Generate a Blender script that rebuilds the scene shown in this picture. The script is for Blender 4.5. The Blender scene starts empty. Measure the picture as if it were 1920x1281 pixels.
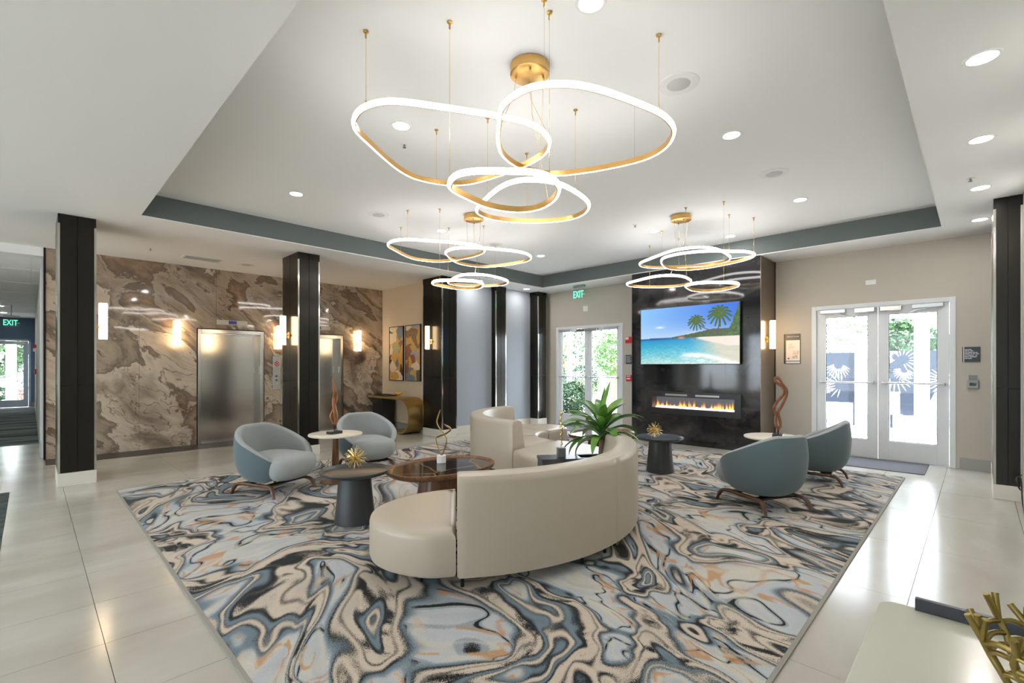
import bpy, bmesh, math, random
import numpy as np
from mathutils import Vector, Matrix
R_ = math.radians
random.seed(7); RNG = np.random.default_rng(7)
SC = bpy.context.scene
COL = SC.collection

# ---------------------------------------------------------------- camera, sky, sun, exposure
F_PX, YAW = 888.0, 44.5
cam = bpy.data.cameras.new('camera'); camo = bpy.data.objects.new('camera', cam); COL.objects.link(camo)
camo.location = (0, 0, 1.5); camo.rotation_euler = (R_(90), 0, R_(YAW - 90))
cam.sensor_width = 36.0; cam.lens = F_PX / 1920 * 36.0; cam.shift_y = 46.5 / 1920
cam.clip_start = 0.05; cam.clip_end = 300
SC.camera = camo
w = bpy.data.worlds.new('sky'); SC.world = w; w.use_nodes = True
bg = w.node_tree.nodes['Background']; bg.inputs[0].default_value = (0.86, 0.93, 1.0, 1); bg.inputs[1].default_value = 6.5
sun = bpy.data.lights.new('sun', 'SUN'); sun.energy = 14.0; sun.angle = R_(1.0); sun.color = (1.0, 0.96, 0.9)
suno = bpy.data.objects.new('sun', sun); COL.objects.link(suno)
suno.rotation_euler = Vector((0.42, 0.30, -0.85)).to_track_quat('-Z', 'Y').to_euler(); suno.location = (-5, -5, 12)
vs = SC.view_settings; vs.view_transform = 'Standard'; vs.look = 'None'; vs.gamma = 1.0; vs.use_curve_mapping = False; vs.exposure = 0.46
SC.cycles.max_bounces = 8; SC.cycles.diffuse_bounces = 5; SC.cycles.glossy_bounces = 4; SC.cycles.transparent_max_bounces = 12
SC.cycles.sample_clamp_indirect = 6.0; SC.cycles.caustics_reflective = False; SC.cycles.caustics_refractive = False

# ---------------------------------------------------------------- helpers
def wm(o):
    m = Matrix.Identity(4)
    while o is not None:
        m = (Matrix.Translation(o.location) @ o.rotation_euler.to_matrix().to_4x4()) @ m
        o = o.parent
    return m

class MB:
    def __init__(s): s.v = []; s.f = []
    def add(s, vs, fs):
        n = len(s.v); s.v += [tuple(p) for p in vs]; s.f += [tuple(i + n for i in f) for f in fs]; return s
    def box(s, x0, y0, z0, x1, y1, z1):
        if x0 > x1: x0, x1 = x1, x0
        if y0 > y1: y0, y1 = y1, y0
        if z0 > z1: z0, z1 = z1, z0
        return s.add([(x0,y0,z0),(x1,y0,z0),(x1,y1,z0),(x0,y1,z0),(x0,y0,z1),(x1,y0,z1),(x1,y1,z1),(x0,y1,z1)],
                     [(0,3,2,1),(4,5,6,7),(0,1,5,4),(1,2,6,5),(2,3,7,6),(3,0,4,7)])
    def xbox(s, M, hx, hy, hz):
        c = [(-hx,-hy,-hz),(hx,-hy,-hz),(hx,hy,-hz),(-hx,hy,-hz),(-hx,-hy,hz),(hx,-hy,hz),(hx,hy,hz),(-hx,hy,hz)]
        return s.add([M @ Vector(p) for p in c], [(0,3,2,1),(4,5,6,7),(0,1,5,4),(1,2,6,5),(2,3,7,6),(3,0,4,7)])
    def loops(s, L, closed=True, cap0=True, cap1=True):
        n = len(L[0]); vs = [p for l in L for p in l]; fs = []
        m = n if closed else n - 1
        for i in range(len(L) - 1):
            for j in range(m):
                k = (j + 1) % n
                fs.append((i*n + j, i*n + k, (i+1)*n + k, (i+1)*n + j))
        if cap0: fs.append(tuple(range(n - 1, -1, -1)))
        if cap1: fs.append(tuple((len(L) - 1) * n + j for j in range(n)))
        return s.add(vs, fs)
    def lathe(s, prof, n=32, c=(0, 0, 0), cap0=True, cap1=True, sx=1.0, sy=1.0, p=2.0):
        L = []
        for r, z in prof:
            l = []
            for j in range(n):
                a = 2 * math.pi * j / n; ca, sa = math.cos(a), math.sin(a)
                e = 2.0 / p
                l.append((c[0] + sx * r * math.copysign(abs(ca) ** e, ca), c[1] + sy * r * math.copysign(abs(sa) ** e, sa), c[2] + z))
            L.append(l)
        return s.loops(L, True, cap0, cap1)
    def tube(s, path, rad, n=8, closed=False, flat=None):
        path = [Vector(p) for p in path]; N = len(path); L = []
        ref = None
        for i, p in enumerate(path):
            a = path[(i - 1) % N] if (closed or i > 0) else p
            b = path[(i + 1) % N] if (closed or i < N - 1) else p
            t = (b - a)
            if t.length < 1e-9: t = Vector((0, 0, 1))
            t.normalize()
            if ref is None:
                ref = t.orthogonal().normalized() if flat is None else Vector(flat)
            u = ref - t * ref.dot(t)
            if u.length < 1e-6: u = t.orthogonal()
            u.normalize(); ref = u if flat is None else Vector(flat); v_ = t.cross(u)
            r = rad[min(i, len(rad) - 1)] if isinstance(rad, list) else rad
            ru, rv = r if isinstance(r, (list, tuple)) else (r, r)
            L.append([p + u * (ru * math.cos(2*math.pi*j/n)) + v_ * (rv * math.sin(2*math.pi*j/n)) for j in range(n)])
        if closed:
            L.append(L[0]); return s.loops(L, True, False, False)
        return s.loops(L, True, True, True)
    def prism(s, poly, z0, z1):
        return s.loops([[(x, y, z0) for x, y in poly], [(x, y, z1) for x, y in poly]])
    def sphere(s, c, rx, ry=None, rz=None, n=16, m=10):
        ry = ry or rx; rz = rz or rx
        L = [[(c[0] + rx*math.sin(t)*math.cos(2*math.pi*j/n), c[1] + ry*math.sin(t)*math.sin(2*math.pi*j/n), c[2] - rz*math.cos(t)) for j in range(n)]
             for t in [math.pi*(i + .5)/(m) for i in range(m)]]
        return s.loops(L)
    def build(s, name, mat, parent=None, smooth=None, bevel=0.0, seg=2, sub=0):
        vs = s.v
        if parent is not None:
            I = wm(parent).inverted(); vs = [tuple(I @ Vector(p)) for p in vs]
        me = bpy.data.meshes.new(name); me.from_pydata(vs, [], s.f); me.validate(); me.update()
        bm = bmesh.new(); bm.from_mesh(me); bmesh.ops.recalc_face_normals(bm, faces=bm.faces); bm.to_mesh(me); bm.free()
        if smooth is not None:
            for p in me.polygons: p.use_smooth = True
            me.set_sharp_from_angle(angle=R_(smooth))
        o = bpy.data.objects.new(name, me); COL.objects.link(o)
        if mat is not None: me.materials.append(mat)
        if parent is not None: o.parent = parent
        if bevel:
            b = o.modifiers.new('edge', 'BEVEL'); b.width = bevel; b.segments = seg; b.limit_method = 'ANGLE'; b.angle_limit = R_(40)
        if sub:
            b = o.modifiers.new('soft', 'SUBSURF'); b.levels = sub; b.render_levels = sub
        return o

def tag(o, label, cat, group=None):
    o['label'] = label; o['category'] = cat
    if group: o['group'] = group
    return o
def thing(name, label, cat, loc=(0, 0, 0), rz=0.0, group=None):
    o = bpy.data.objects.new(name, None); COL.objects.link(o); o.location = loc; o.rotation_euler = (0, 0, rz); o.empty_display_size = .1
    return tag(o, label, cat, group)
def group_struct(name, loc=(0, 0, 0), label=None):
    o = bpy.data.objects.new(name, None); COL.objects.link(o); o.location = loc; o['kind'] = 'structure'
    if label: o['label'] = label
    return o
def struct(o, label=None):
    o['kind'] = 'structure'
    if label: o['label'] = label
    return o
def copy_tree(o, parent=None):
    c = o.copy(); COL.objects.link(c); c.parent = parent
    for ch in o.children:
        copy_tree(ch, c)
    return c
def place(proto, used, loc, rz, label, group=None):
    o = proto if not used else copy_tree(proto)
    o.location = loc; o.rotation_euler = (0, 0, rz); o['label'] = label
    if group: o['group'] = group
    return o
def rect_minus(a, b, holes):
    """rectangle a..b (u0,w0,u1,w1) minus axis-aligned holes -> list of rectangles"""
    us = sorted({a[0], b[0]} | {min(max(h[i], a[0]), b[0]) for h in holes for i in (0, 2)})
    ws = sorted({a[1], b[1]} | {min(max(h[i], a[1]), b[1]) for h in holes for i in (1, 3)})
    out = []
    for i in range(len(us) - 1):
        run = None
        for j in range(len(ws) - 1):
            cu, cw = (us[i] + us[i+1]) / 2, (ws[j] + ws[j+1]) / 2
            inside = any(h[0] < cu < h[2] and h[1] < cw < h[3] for h in holes)
            if inside:
                if run: out.append(run); run = None
            else:
                if run: run = (run[0], run[1], run[2], ws[j+1])
                else: run = (us[i], ws[j], us[i+1], ws[j+1])
        if run: out.append(run)
    return out
def bez(pts, n=8, closed=False):
    """Catmull-Rom through pts"""
    P_ = [Vector(p) for p in pts]; N = len(P_); out = []
    rng = range(N) if closed else range(N - 1)
    for i in rng:
        if closed: a, b, c, d = P_[(i-1) % N], P_[i], P_[(i+1) % N], P_[(i+2) % N]
        else: a, b, c, d = P_[max(i-1, 0)], P_[i], P_[i+1], P_[min(i+2, N-1)]
        for k in range(n):
            t = k / n
            out.append(0.5 * ((2*b) + (c - a)*t + (2*a - 5*b + 4*c - d)*t*t + (3*b - a - 3*c + d)*t*t*t))
    if not closed: out.append(P_[-1])
    return out

# ---------------------------------------------------------------- materials
MATS = {}
def mat(name, col, rough=.5, metal=0.0, spec=.5, emit=None, estr=0.0, coat=0.0, bump=None, sheen=0.0, aniso=0.0):
    m = bpy.data.materials.new(name); m.use_nodes = True; nt = m.node_tree; b = nt.nodes['Principled BSDF']
    b.inputs['Base Color'].default_value = (*col, 1); b.inputs['Roughness'].default_value = rough; b.inputs['Metallic'].default_value = metal
    b.inputs['Specular IOR Level'].default_value = spec; b.inputs['Coat Weight'].default_value = coat
    b.inputs['Sheen Weight'].default_value = sheen
    if aniso: b.inputs['Anisotropic'].default_value = aniso
    if emit: b.inputs['Emission Color'].default_value = (*emit, 1); b.inputs['Emission Strength'].default_value = estr
    if bump:
        sc, st, dist = bump
        tc = nt.nodes.new('ShaderNodeTexCoord'); n = nt.nodes.new('ShaderNodeTexNoise'); n.inputs['Scale'].default_value = sc; n.inputs['Detail'].default_value = 4
        bp = nt.nodes.new('ShaderNodeBump'); bp.inputs['Strength'].default_value = st; bp.inputs['Distance'].default_value = dist
        nt.links.new(tc.outputs['Object'], n.inputs['Vector']); nt.links.new(n.outputs['Fac'], bp.inputs['Height']); nt.links.new(bp.outputs['Normal'], b.inputs['Normal'])
    MATS[name] = m; return m
class NT:
    """small node-graph writer"""
    def __init__(s, name, **kw):
        s.m = mat(name, (.5, .5, .5), **kw); s.t = s.m.node_tree; s.b = s.t.nodes['Principled BSDF']
    def n(s, typ, **kw):
        x = s.t.nodes.new('ShaderNode' + typ)
        for k, v in kw.items():
            if k in x.inputs: x.inputs[k].default_value = v
            else: setattr(x, k, v)
        return x
    def l(s, a, b): s.t.links.new(a, b)
    def pos(s, scale=(1, 1, 1), rot=(0, 0, 0), loc=(0, 0, 0), src='geo'):
        if src == 'geo': o = s.n('NewGeometry').outputs['Position']
        else: o = s.n('TexCoord').outputs['Object']
        mp = s.n('Mapping'); mp.inputs['Scale'].default_value = scale; mp.inputs['Rotation'].default_value = rot; mp.inputs['Location'].default_value = loc
        s.l(o, mp.inputs['Vector']); return mp.outputs['Vector']
    def noise(s, vec, scale, detail=2.0, rough=.5, dist=0.0):
        x = s.n('TexNoise'); x.inputs['Scale'].default_value = scale; x.inputs['Detail'].default_value = detail
        x.inputs['Roughness'].default_value = rough; x.inputs['Distortion'].default_value = dist; s.l(vec, x.inputs['Vector']); return x
    def math(s, op, a, b=None, c=None, clamp=False):
        x = s.n('Math', operation=op); x.use_clamp = clamp
        for i, q in enumerate((a, b, c)):
            if q is None: continue
            if isinstance(q, (int, float)): x.inputs[i].default_value = q
            else: s.l(q, x.inputs[i])
        return x.outputs[0]
    def vmath(s, op, a, b):
        x = s.n('VectorMath', operation=op)
        for i, q in enumerate((a, b)):
            if isinstance(q, (tuple, list)): x.inputs[i].default_value = q
            elif isinstance(q, (int, float)): x.inputs['Scale'].default_value = q
            else: s.l(q, x.inputs[i])
        return x.outputs[0]
    def ramp(s, fac, stops, interp='LINEAR'):
        x = s.n('ValToRGB'); x.color_ramp.interpolation = interp; el = x.color_ramp.elements
        while len(el) < len(stops): el.new(.5)
        for e, (p, c) in zip(el, stops): e.position = p; e.color = (*c, 1) if len(c) == 3 else c
        s.l(fac, x.inputs['Fac']); return x.outputs['Color']
    def mix(s, fac, a, b, blend='MIX'):
        x = s.n('Mix', data_type='RGBA', blend_type=blend)
        if isinstance(fac, (int, float)): x.inputs[0].default_value = fac
        else: s.l(fac, x.inputs[0])
        for i, q in ((6, a), (7, b)):
            if isinstance(q, tuple): x.inputs[i].default_value = (*q, 1)
            else: s.l(q, x.inputs[i])
        return x.outputs[2]
    def warp(s, vec, scale, amt, detail=1.0):
        nz = s.noise(vec, scale, detail)
        d = s.vmath('SUBTRACT', nz.outputs['Color'], (.5, .5, .5))
        d = s.vmath('SCALE', d, float(amt))
        return s.vmath('ADD', vec, d)
    def col(s, c): s.l(c, s.b.inputs['Base Color']); return s
    def bump(s, h, strength=.2, dist=.01):
        bp = s.n('Bump'); bp.inputs['Strength'].default_value = strength; bp.inputs['Distance'].default_value = dist
        s.l(h, bp.inputs['Height']); s.l(bp.outputs['Normal'], s.b.inputs['Normal'])

def srgb(r, g, b):
    f = lambda c: ((c/255 + .055)/1.055) ** 2.4 if c/255 > .04045 else c/255/12.92
    return (f(r), f(g), f(b))

mat('ceiling_paint', (.90, .893, .885), .9)
mat('tray_paint', srgb(104, 112, 111), .8)
mat('wall_paint', srgb(192, 184, 172), .85, bump=(300, .05, .002))
mat('wall_pale', srgb(205, 206, 200), .85)
mat('warm_paper', srgb(214, 196, 168), .8)
mat('grey_paper', srgb(158, 164, 172), .75)
mat('navy_paint', srgb(100, 120, 144), .8)
mat('white_stone', srgb(214, 209, 198), .3)
mat('grey_base', srgb(160, 160, 154), .45)
mat('bronze', (.022, .020, .016), .24, .6)
mat('bronze_warm', (.20, .15, .11), .34, .85)
mat('black_gap', (.01, .01, .01), .6)
mat('polished', (.62, .60, .55), .12, 1.0)
mat('steel', (.60, .575, .54), .18, 1.0, aniso=.5)
mat('steel_dark', (.30, .29, .27), .3, 1.0)
mat('aluminium', (.55, .56, .57), .35, .9)
mat('door_paint', srgb(222, 224, 226), .45)
mat('hall_door_paint', srgb(178, 192, 206), .45)
mat('gold', (.70, .43, .15), .34, 1.0)
mat('gold_satin', (.62, .40, .13), .38, 1.0)
mat('gold_pale', (.80, .62, .28), .24, 1.0)
mat('gold_brushed', (.50, .34, .13), .36, 1.0, aniso=.6)
mat('coral_gold', (.33, .25, .08), .36, .9)
mat('copper', (.27, .105, .042), .38, .5)
mat('ring_glow', (1, 1, 1), .5, emit=(1.0, .965, .925), estr=8.0)
mat('lens_glow', (1, 1, 1), .5, emit=(1.0, .97, .92), estr=14.0)
mat('sconce_glow', (1, .9, .75), .4, emit=(1.0, .72, .42), estr=13.0)
mat('trim_white', (.82, .82, .81), .5)
mat('leather', srgb(184, 172, 155), .34, spec=.45, bump=(260, .06, .002))
mat('black_metal', (.015, .015, .015), .35, .3)
mat('dark_satin', (.055, .058, .062), .32, .3)
mat('white_top', srgb(226, 218, 202), .3)
mat('cream_top', srgb(212, 210, 194), .16, coat=.3)
mat('ledge_dark', (.035, .04, .05), .3)
mat('black_stone', (.02, .02, .022), .2)
mat('grey_block', (.10, .105, .11), .35)
mat('white_block', (.84, .84, .82), .4)
mat('red_plastic', (.62, .02, .025), .35)
mat('red_print', (.62, .03, .03), .5)
mat('white_plastic', (.8, .8, .78), .4)
mat('grey_plastic', (.33, .34, .34), .4)
mat('lcd_green', (.02, .045, .035), .15)
mat('blue_display', (.02, .02, .12), .3, emit=(.06, .06, .30), estr=.3)
mat('sign_dark', (.032, .037, .047), .4)
mat('ink_white', (.75, .76, .77), .5)
mat('paper', (.84, .80, .76), .6)
mat('exit_green', (.05, .75, .4), .4, emit=(.10, .95, .50), estr=1.6)
mat('green_leaf', (.06, .17, .03), .4)
mat('trunk_bark', (.24, .17, .10), .8)
mat('patio', (.70, .68, .64), .8)
mat('lawn', (.20, .30, .08), .9)
mat('asphalt', (.45, .45, .45), .9)
mat('white_post', (.85, .85, .84), .6)
mat('screen_navy', (.008, .017, .036), .5)
mat('tree_leaf', (.03, .085, .025), .6)
mat('tree_leaf_bright', (.055, .14, .03), .6)
mat('bush_leaf', (.016, .05, .02), .6)
mat('flower_red', (.75, .06, .05), .6)
mat('grout', (.42, .39, .33), .7)
mat('mat_grey', srgb(98, 98, 104), .95, bump=(400, .3, .003))
mat('border_stone', (.030, .027, .025), .38)
mat('rug_edge', srgb(150, 146, 138), .95)
mat('firebox', (.006, .006, .007), .35)
mat('fire_back', (.10, .10, .105), .25)
mat('lamp_bulb', (1, 1, 1))
# clear glazing: light passes, faint reflection
def glass_mat(name, refl=.10, tint=(.97, .99, 1.0)):
    m = bpy.data.materials.new(name); m.use_nodes = True; nt = m.node_tree; nt.nodes.clear()
    o = nt.nodes.new('ShaderNodeOutputMaterial'); t = nt.nodes.new('ShaderNodeBsdfTransparent'); t.inputs[0].default_value = (*tint, 1)
    g = nt.nodes.new('ShaderNodeBsdfGlossy'); g.inputs['Roughness'].default_value = .02
    x = nt.nodes.new('ShaderNodeMixShader'); x.inputs[0].default_value = refl
    nt.links.new(t.outputs[0], x.inputs[1]); nt.links.new(g.outputs[0], x.inputs[2]); nt.links.new(x.outputs[0], o.inputs[0]); MATS[name] = m
glass_mat('glazing', .018)
glass_mat('acrylic', .06, (.93, 1.0, .96))

# floor tile: pale stone with faint veins, semi gloss
k = NT('floor_tile', rough=.16, spec=.5)
p = k.pos((.55, 1.4, 1)); p2 = k.warp(p, 1.3, .7, 2)
f = k.noise(p2, 1.2, 5, .55)
c = k.ramp(f.outputs['Fac'], [(.30, srgb(176, 171, 160)), (.52, srgb(186, 182, 172)), (.70, srgb(197, 194, 186))])
k.col(c)
# elevator wall marble
k = NT('marble_brown', rough=.045, spec=.8)
p = k.pos((1, 1, 1), (0, R_(-40), 0)); p = k.vmath('MULTIPLY', p, (.55, 1, 1.0))
q = k.warp(p, .7, 1.0, 2); q = k.warp(q, 1.8, .36, 6); q = k.warp(q, 9.0, .05, 4)
a = k.noise(q, 1.0, 6, .56)
base = k.ramp(a.outputs['Fac'], [(.27, srgb(92, 80, 70)), (.335, srgb(130, 114, 99)), (.38, srgb(166, 149, 129)), (.42, srgb(192, 175, 154)), (.475, srgb(200, 184, 163)), (.485, srgb(112, 96, 82)), (.525, srgb(156, 138, 118)), (.575, srgb(176, 158, 137)), (.583, srgb(104, 88, 76)), (.63, srgb(146, 119, 92)), (.68, srgb(186, 167, 145)), (.76, srgb(136, 119, 103))])
b_ = k.noise(k.warp(q, 1.6, .5, 3), 2.0, 4, .6)
vein = k.math('LESS_THAN', k.math('ABSOLUTE', k.math('SUBTRACT', b_.outputs['Fac'], .5)), .007)
base = k.mix(k.math('MULTIPLY', vein, .6), base, srgb(86, 74, 66))
cl = k.noise(k.vmath('MULTIPLY', q, (.7, 1, 1.8)), 6.5, 6, .68)
base = k.mix(k.math('MULTIPLY', k.math('SUBTRACT', cl.outputs['Fac'], .45, clamp=True), 1.3), base, srgb(112, 98, 86))
dk = k.noise(k.warp(q, 1.0, .6, 3), 1.25, 3, .6)
base = k.mix(k.math('MULTIPLY', k.math('SUBTRACT', dk.outputs['Fac'], .60, clamp=True), 9.0, clamp=True), base, srgb(66, 58, 54))
rs = k.noise(k.warp(p, 1.2, .9, 2), .8, 2)
base = k.mix(k.math('MULTIPLY', k.math('SUBTRACT', rs.outputs['Fac'], .62, clamp=True), 4.0, clamp=True), base, srgb(122, 88, 60))
k.col(base); wv = k.noise(k.pos((1, 1, 1)), 1.6, 2); k.bump(wv.outputs['Fac'], .12, .02)
# fireplace black marble
k = NT('marble_black', rough=.07, spec=.6)
p = k.pos((1, 1, 1)); q = k.warp(p, 1.1, 1.2, 3)
a = k.noise(k.vmath('MULTIPLY', q, (1, .55, 1.2)), 1.6, 6, .6)
c = k.ramp(a.outputs['Fac'], [(.36, (.010, .010, .012)), (.52, (.016, .016, .018)), (.62, (.036, .033, .032)), (.72, (.085, .078, .072)), (.8, (.15, .14, .13))])
k.col(c)
# table-top black marble with gold veins
k = NT('marble_table', rough=.08, spec=.6)
p = k.pos((1, 1, 1)); q = k.warp(p, 1.4, .35, 2)
vo = k.n('TexVoronoi', feature='DISTANCE_TO_EDGE'); vo.inputs['Scale'].default_value = 2.0; k.l(q, vo.inputs['Vector'])
k.col(k.ramp(vo.outputs['Distance'], [(0, (.40, .22, .10)), (.012, (.18, .10, .05)), (.03, (.030, .022, .018))]))
# walnut
def wood(name, c0, c1, sc=(1, 1, 9), rough=.35):
    k = NT(name, rough=rough); p = k.pos(sc, src='obj'); q = k.warp(p, 2.0, .3, 2)
    a = k.noise(q, 6, 5, .6); k.col(k.ramp(a.outputs['Fac'], [(.3, c0), (.7, c1)])); return k.m
wood('walnut', (.10, .046, .020), (.22, .105, .048), (9, 9, 1))
mat('indicator_face', (.62, .57, .48), .45, .3)
wood('leg_walnut', (.07, .032, .014), (.15, .07, .032), (1.5, 9, 3), .35)
wood('walnut_h', (.12, .052, .024), (.29, .135, .062), (1.5, 9, 3), .28)
wood('loop_wood', (.13, .045, .017), (.30, .115, .045), (6, 6, 1), .3)
# upholstery
def fabric(name, c, var=.08):
    k = NT(name, rough=.9, sheen=.25); p = k.pos((1, 1, 1), src='obj')
    a = k.noise(p, 420, 2); b2 = k.noise(p, 5, 3)
    cc = k.mix(a.outputs['Fac'], tuple(x*(1-var) for x in c), tuple(min(1, x*(1+var)) for x in c))
    k.col(cc); k.bump(a.outputs['Fac'], .25, .002); return k.m
fabric('fabric_inner', srgb(156, 160, 159))
fabric('fabric_outer', srgb(88, 104, 109))
# rug
k = NT('rug_pattern', rough=.95, spec=.1, sheen=.1)
p = k.pos((1, 1, 1), (0, 0, R_(28))); p = k.vmath('MULTIPLY', p, (2.0, 1.2, 0.0))
g1 = k.noise(k.pos((1, 1, 1)), 300, 1)                    # pile grain
jit = k.vmath('SCALE', k.vmath('SUBTRACT', g1.outputs['Color'], (.5, .5, .5)), .10)
q0 = k.warp(p, .50, 2.2, 0); q0 = k.warp(q0, 1.25, .8, 1); q = k.vmath('ADD', q0, jit)
A = k.noise(q, .85, 1.6, .42).outputs['Fac']
blk = (.004, .005, .006); bei = srgb(206, 191, 174); ltg = srgb(186, 189, 193); slt = srgb(112, 128, 138); crm = srgb(206, 200, 187); dsl = srgb(46, 56, 64)
Bn = k.noise(p, .7, 1).outputs['Fac']; A = k.math('ADD', A, k.math('MULTIPLY', k.math('SUBTRACT', Bn, .5), .06))
c = k.ramp(A, [(.20, crm), (.27, ltg), (.33, crm), (.38, ltg), (.422, ltg), (.434, slt), (.442, slt), (.4455, blk), (.456, blk), (.4575, bei), (.478, bei), (.4795, blk), (.487, blk), (.4885, bei), (.541, bei), (.5425, blk), (.556, blk), (.5585, dsl),
               (.564, slt), (.581, slt), (.584, blk), (.589, blk), (.5905, bei), (.606, bei), (.6075, blk), (.613, blk), (.616, slt), (.628, slt), (.642, ltg), (.68, crm), (.72, ltg), (.80, ltg)])
fine = k.noise(q, 3.4, 3.0, .55).outputs['Fac']
c = k.mix(k.math('MULTIPLY', k.math('MULTIPLY', k.math('SUBTRACT', fine, .5, clamp=True), 2.0), .5), c, srgb(120, 132, 138), 'MIX')
n2 = k.noise(k.warp(q0, 1.0, .7, 2), .9, 2.0).outputs['Fac']; n2 = k.math('ADD', n2, k.math('MULTIPLY', k.math('SUBTRACT', g1.outputs['Fac'], .5), .012))
ln = k.math('ABSOLUTE', k.math('SUBTRACT', n2, .44)); pz_ = k.math('MAXIMUM', k.math('LESS_THAN', A, .43), k.math('GREATER_THAN', A, .63))
c = k.mix(k.math('MULTIPLY', k.math('MULTIPLY', k.math('LESS_THAN', ln, .018), pz_), .55), c, slt)
c = k.mix(k.math('MULTIPLY', k.math('LESS_THAN', ln, .0065), pz_), c, blk)
# charcoal streaks dragged through the beige
st = k.noise(k.vmath('MULTIPLY', q, (1.0, 2.6, 1)), 1.7, 2.5).outputs['Fac']
isb = k.math('MULTIPLY', k.math('GREATER_THAN', A, .489), k.math('LESS_THAN', A, .541))
sk = k.math('MULTIPLY', k.math('GREATER_THAN', k.math('ADD', st, k.math('MULTIPLY', k.math('SUBTRACT', g1.outputs['Fac'], .5), .30)), .545), isb)
c = k.mix(sk, c, (.005, .006, .007))
# ochre threads in the pale fields
o1 = k.noise(k.warp(q, 2.2, .5, 1), 2.0, 2.0).outputs['Fac']
o2 = k.math('ABSOLUTE', k.math('SUBTRACT', o1, .5)); o2 = k.math('LESS_THAN', o2, .026)
om = k.noise(p, .9, 1).outputs['Fac']
pale = k.math('MAXIMUM', k.math('LESS_THAN', A, .425), k.math('GREATER_THAN', A, .635))
om = k.math('MULTIPLY', k.math('MULTIPLY', o2, pale), k.math('GREATER_THAN', om, .44))
c = k.mix(k.math('MULTIPLY', om, .8), c, srgb(190, 140, 88))
w2 = k.noise(k.warp(q, 1.8, .6, 1), 1.7, 1.5).outputs['Fac']
w3 = k.math('MULTIPLY', k.math('LESS_THAN', k.math('ABSOLUTE', k.math('SUBTRACT', w2, .47)), .025), pale)
c = k.mix(k.math('MULTIPLY', w3, .5), c, srgb(206, 199, 180))
c = k.mix(k.math('MULTIPLY', k.math('SUBTRACT', g1.outputs['Fac'], .35, clamp=True), 1.2), c, (.62, .62, .62), 'MULTIPLY')
k.col(c); k.bump(g1.outputs['Fac'], .35, .004)
# hall carpet and left runner
k = NT('carpet_wave', rough=.95, spec=.1)
p = k.pos((.35, 2.2, 1)); q = k.warp(p, .8, .7, 2); a = k.noise(q, 1.1, 4)
k.col(k.ramp(a.outputs['Fac'], [(.35, srgb(52, 58, 60)), (.48, srgb(84, 94, 92)), (.58, srgb(128, 138, 138)), (.68, srgb(70, 78, 74))]))
k = NT('runner_pile', rough=.95, spec=.1)
p = k.pos((1, 1, 1)); a = k.noise(p, 5, 3); k.col(k.ramp(a.outputs['Fac'], [(.3, srgb(62, 72, 70)), (.7, srgb(88, 98, 95))]))
# painted vertex colours (prints and screens)
def attr_mat(name, emit=0.0, rough=.5):
    k = NT(name, rough=rough); a = k.n('Attribute', attribute_name='Col')
    if emit:
        k.b.inputs['Base Color'].default_value = (.004, .004, .005, 1)
        k.l(a.outputs['Color'], k.b.inputs['Emission Color']); k.b.inputs['Emission Strength'].default_value = emit
    else: k.col(a.outputs['Color'])
    return k.m
attr_mat('print_matte', 0, .55); attr_mat('screen_print', .72, .25); attr_mat('flame_print', 2.2, .3)
def paint_panel(name, origin, eu, ev, nu, nv, func, m, parent):
    """grid spanned by eu (width) and ev (height) whose vertex colours come from func(U, V)"""
    U, V = np.meshgrid(np.linspace(0, 1, nu + 1), np.linspace(0, 1, nv + 1))
    O, E, W_ = np.array(origin), np.array(eu), np.array(ev)
    pts = O + U[..., None] * E + V[..., None] * W_
    vs = pts.reshape(-1, 3); n = nu + 1
    i = np.arange(nu)[None, :] + n * np.arange(nv)[:, None]
    fs = np.stack([i, i + 1, i + 1 + n, i + n], -1).reshape(-1, 4)
    b = MB(); b.v = [tuple(x) for x in vs]; b.f = [tuple(int(a) for a in f_) for f_ in fs]
    o = b.build(name, MATS[m], parent)
    rgb = np.clip(func(U, V), 0, 1).reshape(-1, 3)
    rgb = np.where(rgb > .04045, ((rgb + .055)/1.055) ** 2.4, rgb/12.92)
    ca = o.data.color_attributes.new('Col', 'FLOAT_COLOR', 'POINT')
    ca.data.foreach_set('color', np.concatenate([rgb, np.ones((len(rgb), 1))], 1).astype(np.float32).ravel())
    return o
def vnoise(U, V, su, sv, seed=0, oct=3):
    r = np.random.default_rng(seed); out = np.zeros_like(U); amp = 1; tot = 0
    for o in range(oct):
        g = r.random((int(sv * 2**o) + 3, int(su * 2**o) + 3)); x = U * su * 2**o; y = V * sv * 2**o
        i = x.astype(int); j = y.astype(int); fx = x - i; fy = y - j; fx = fx*fx*(3-2*fx); fy = fy*fy*(3-2*fy)
        out += amp * ((g[j, i]*(1-fx) + g[j, i+1]*fx)*(1-fy) + (g[j+1, i]*(1-fx) + g[j+1, i+1]*fx)*fy); tot += amp; amp *= .5
    return out / tot
def text_mesh(s, size, m, name, M, parent, ext=.0015, align='CENTER', squeeze=1.0):
    cu = bpy.data.curves.new('t', 'FONT'); cu.body = s; cu.size = size; cu.extrude = ext; cu.align_x = align; cu.align_y = 'CENTER'
    t = bpy.data.objects.new('t', cu); COL.objects.link(t); bpy.context.view_layer.update()
    me = bpy.data.meshes.new_from_object(t.evaluated_get(bpy.context.evaluated_depsgraph_get()))
    bpy.data.objects.remove(t); bpy.data.curves.remove(cu); me.name = name
    T = M @ Matrix.Diagonal((squeeze, 1, 1, 1))
    if parent is not None: T = wm(parent).inverted() @ T
    me.transform(T)
    me.materials.clear(); me.materials.append(MATS[m])
    o = bpy.data.objects.new(name, me); COL.objects.link(o); o.parent = parent; return o
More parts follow.
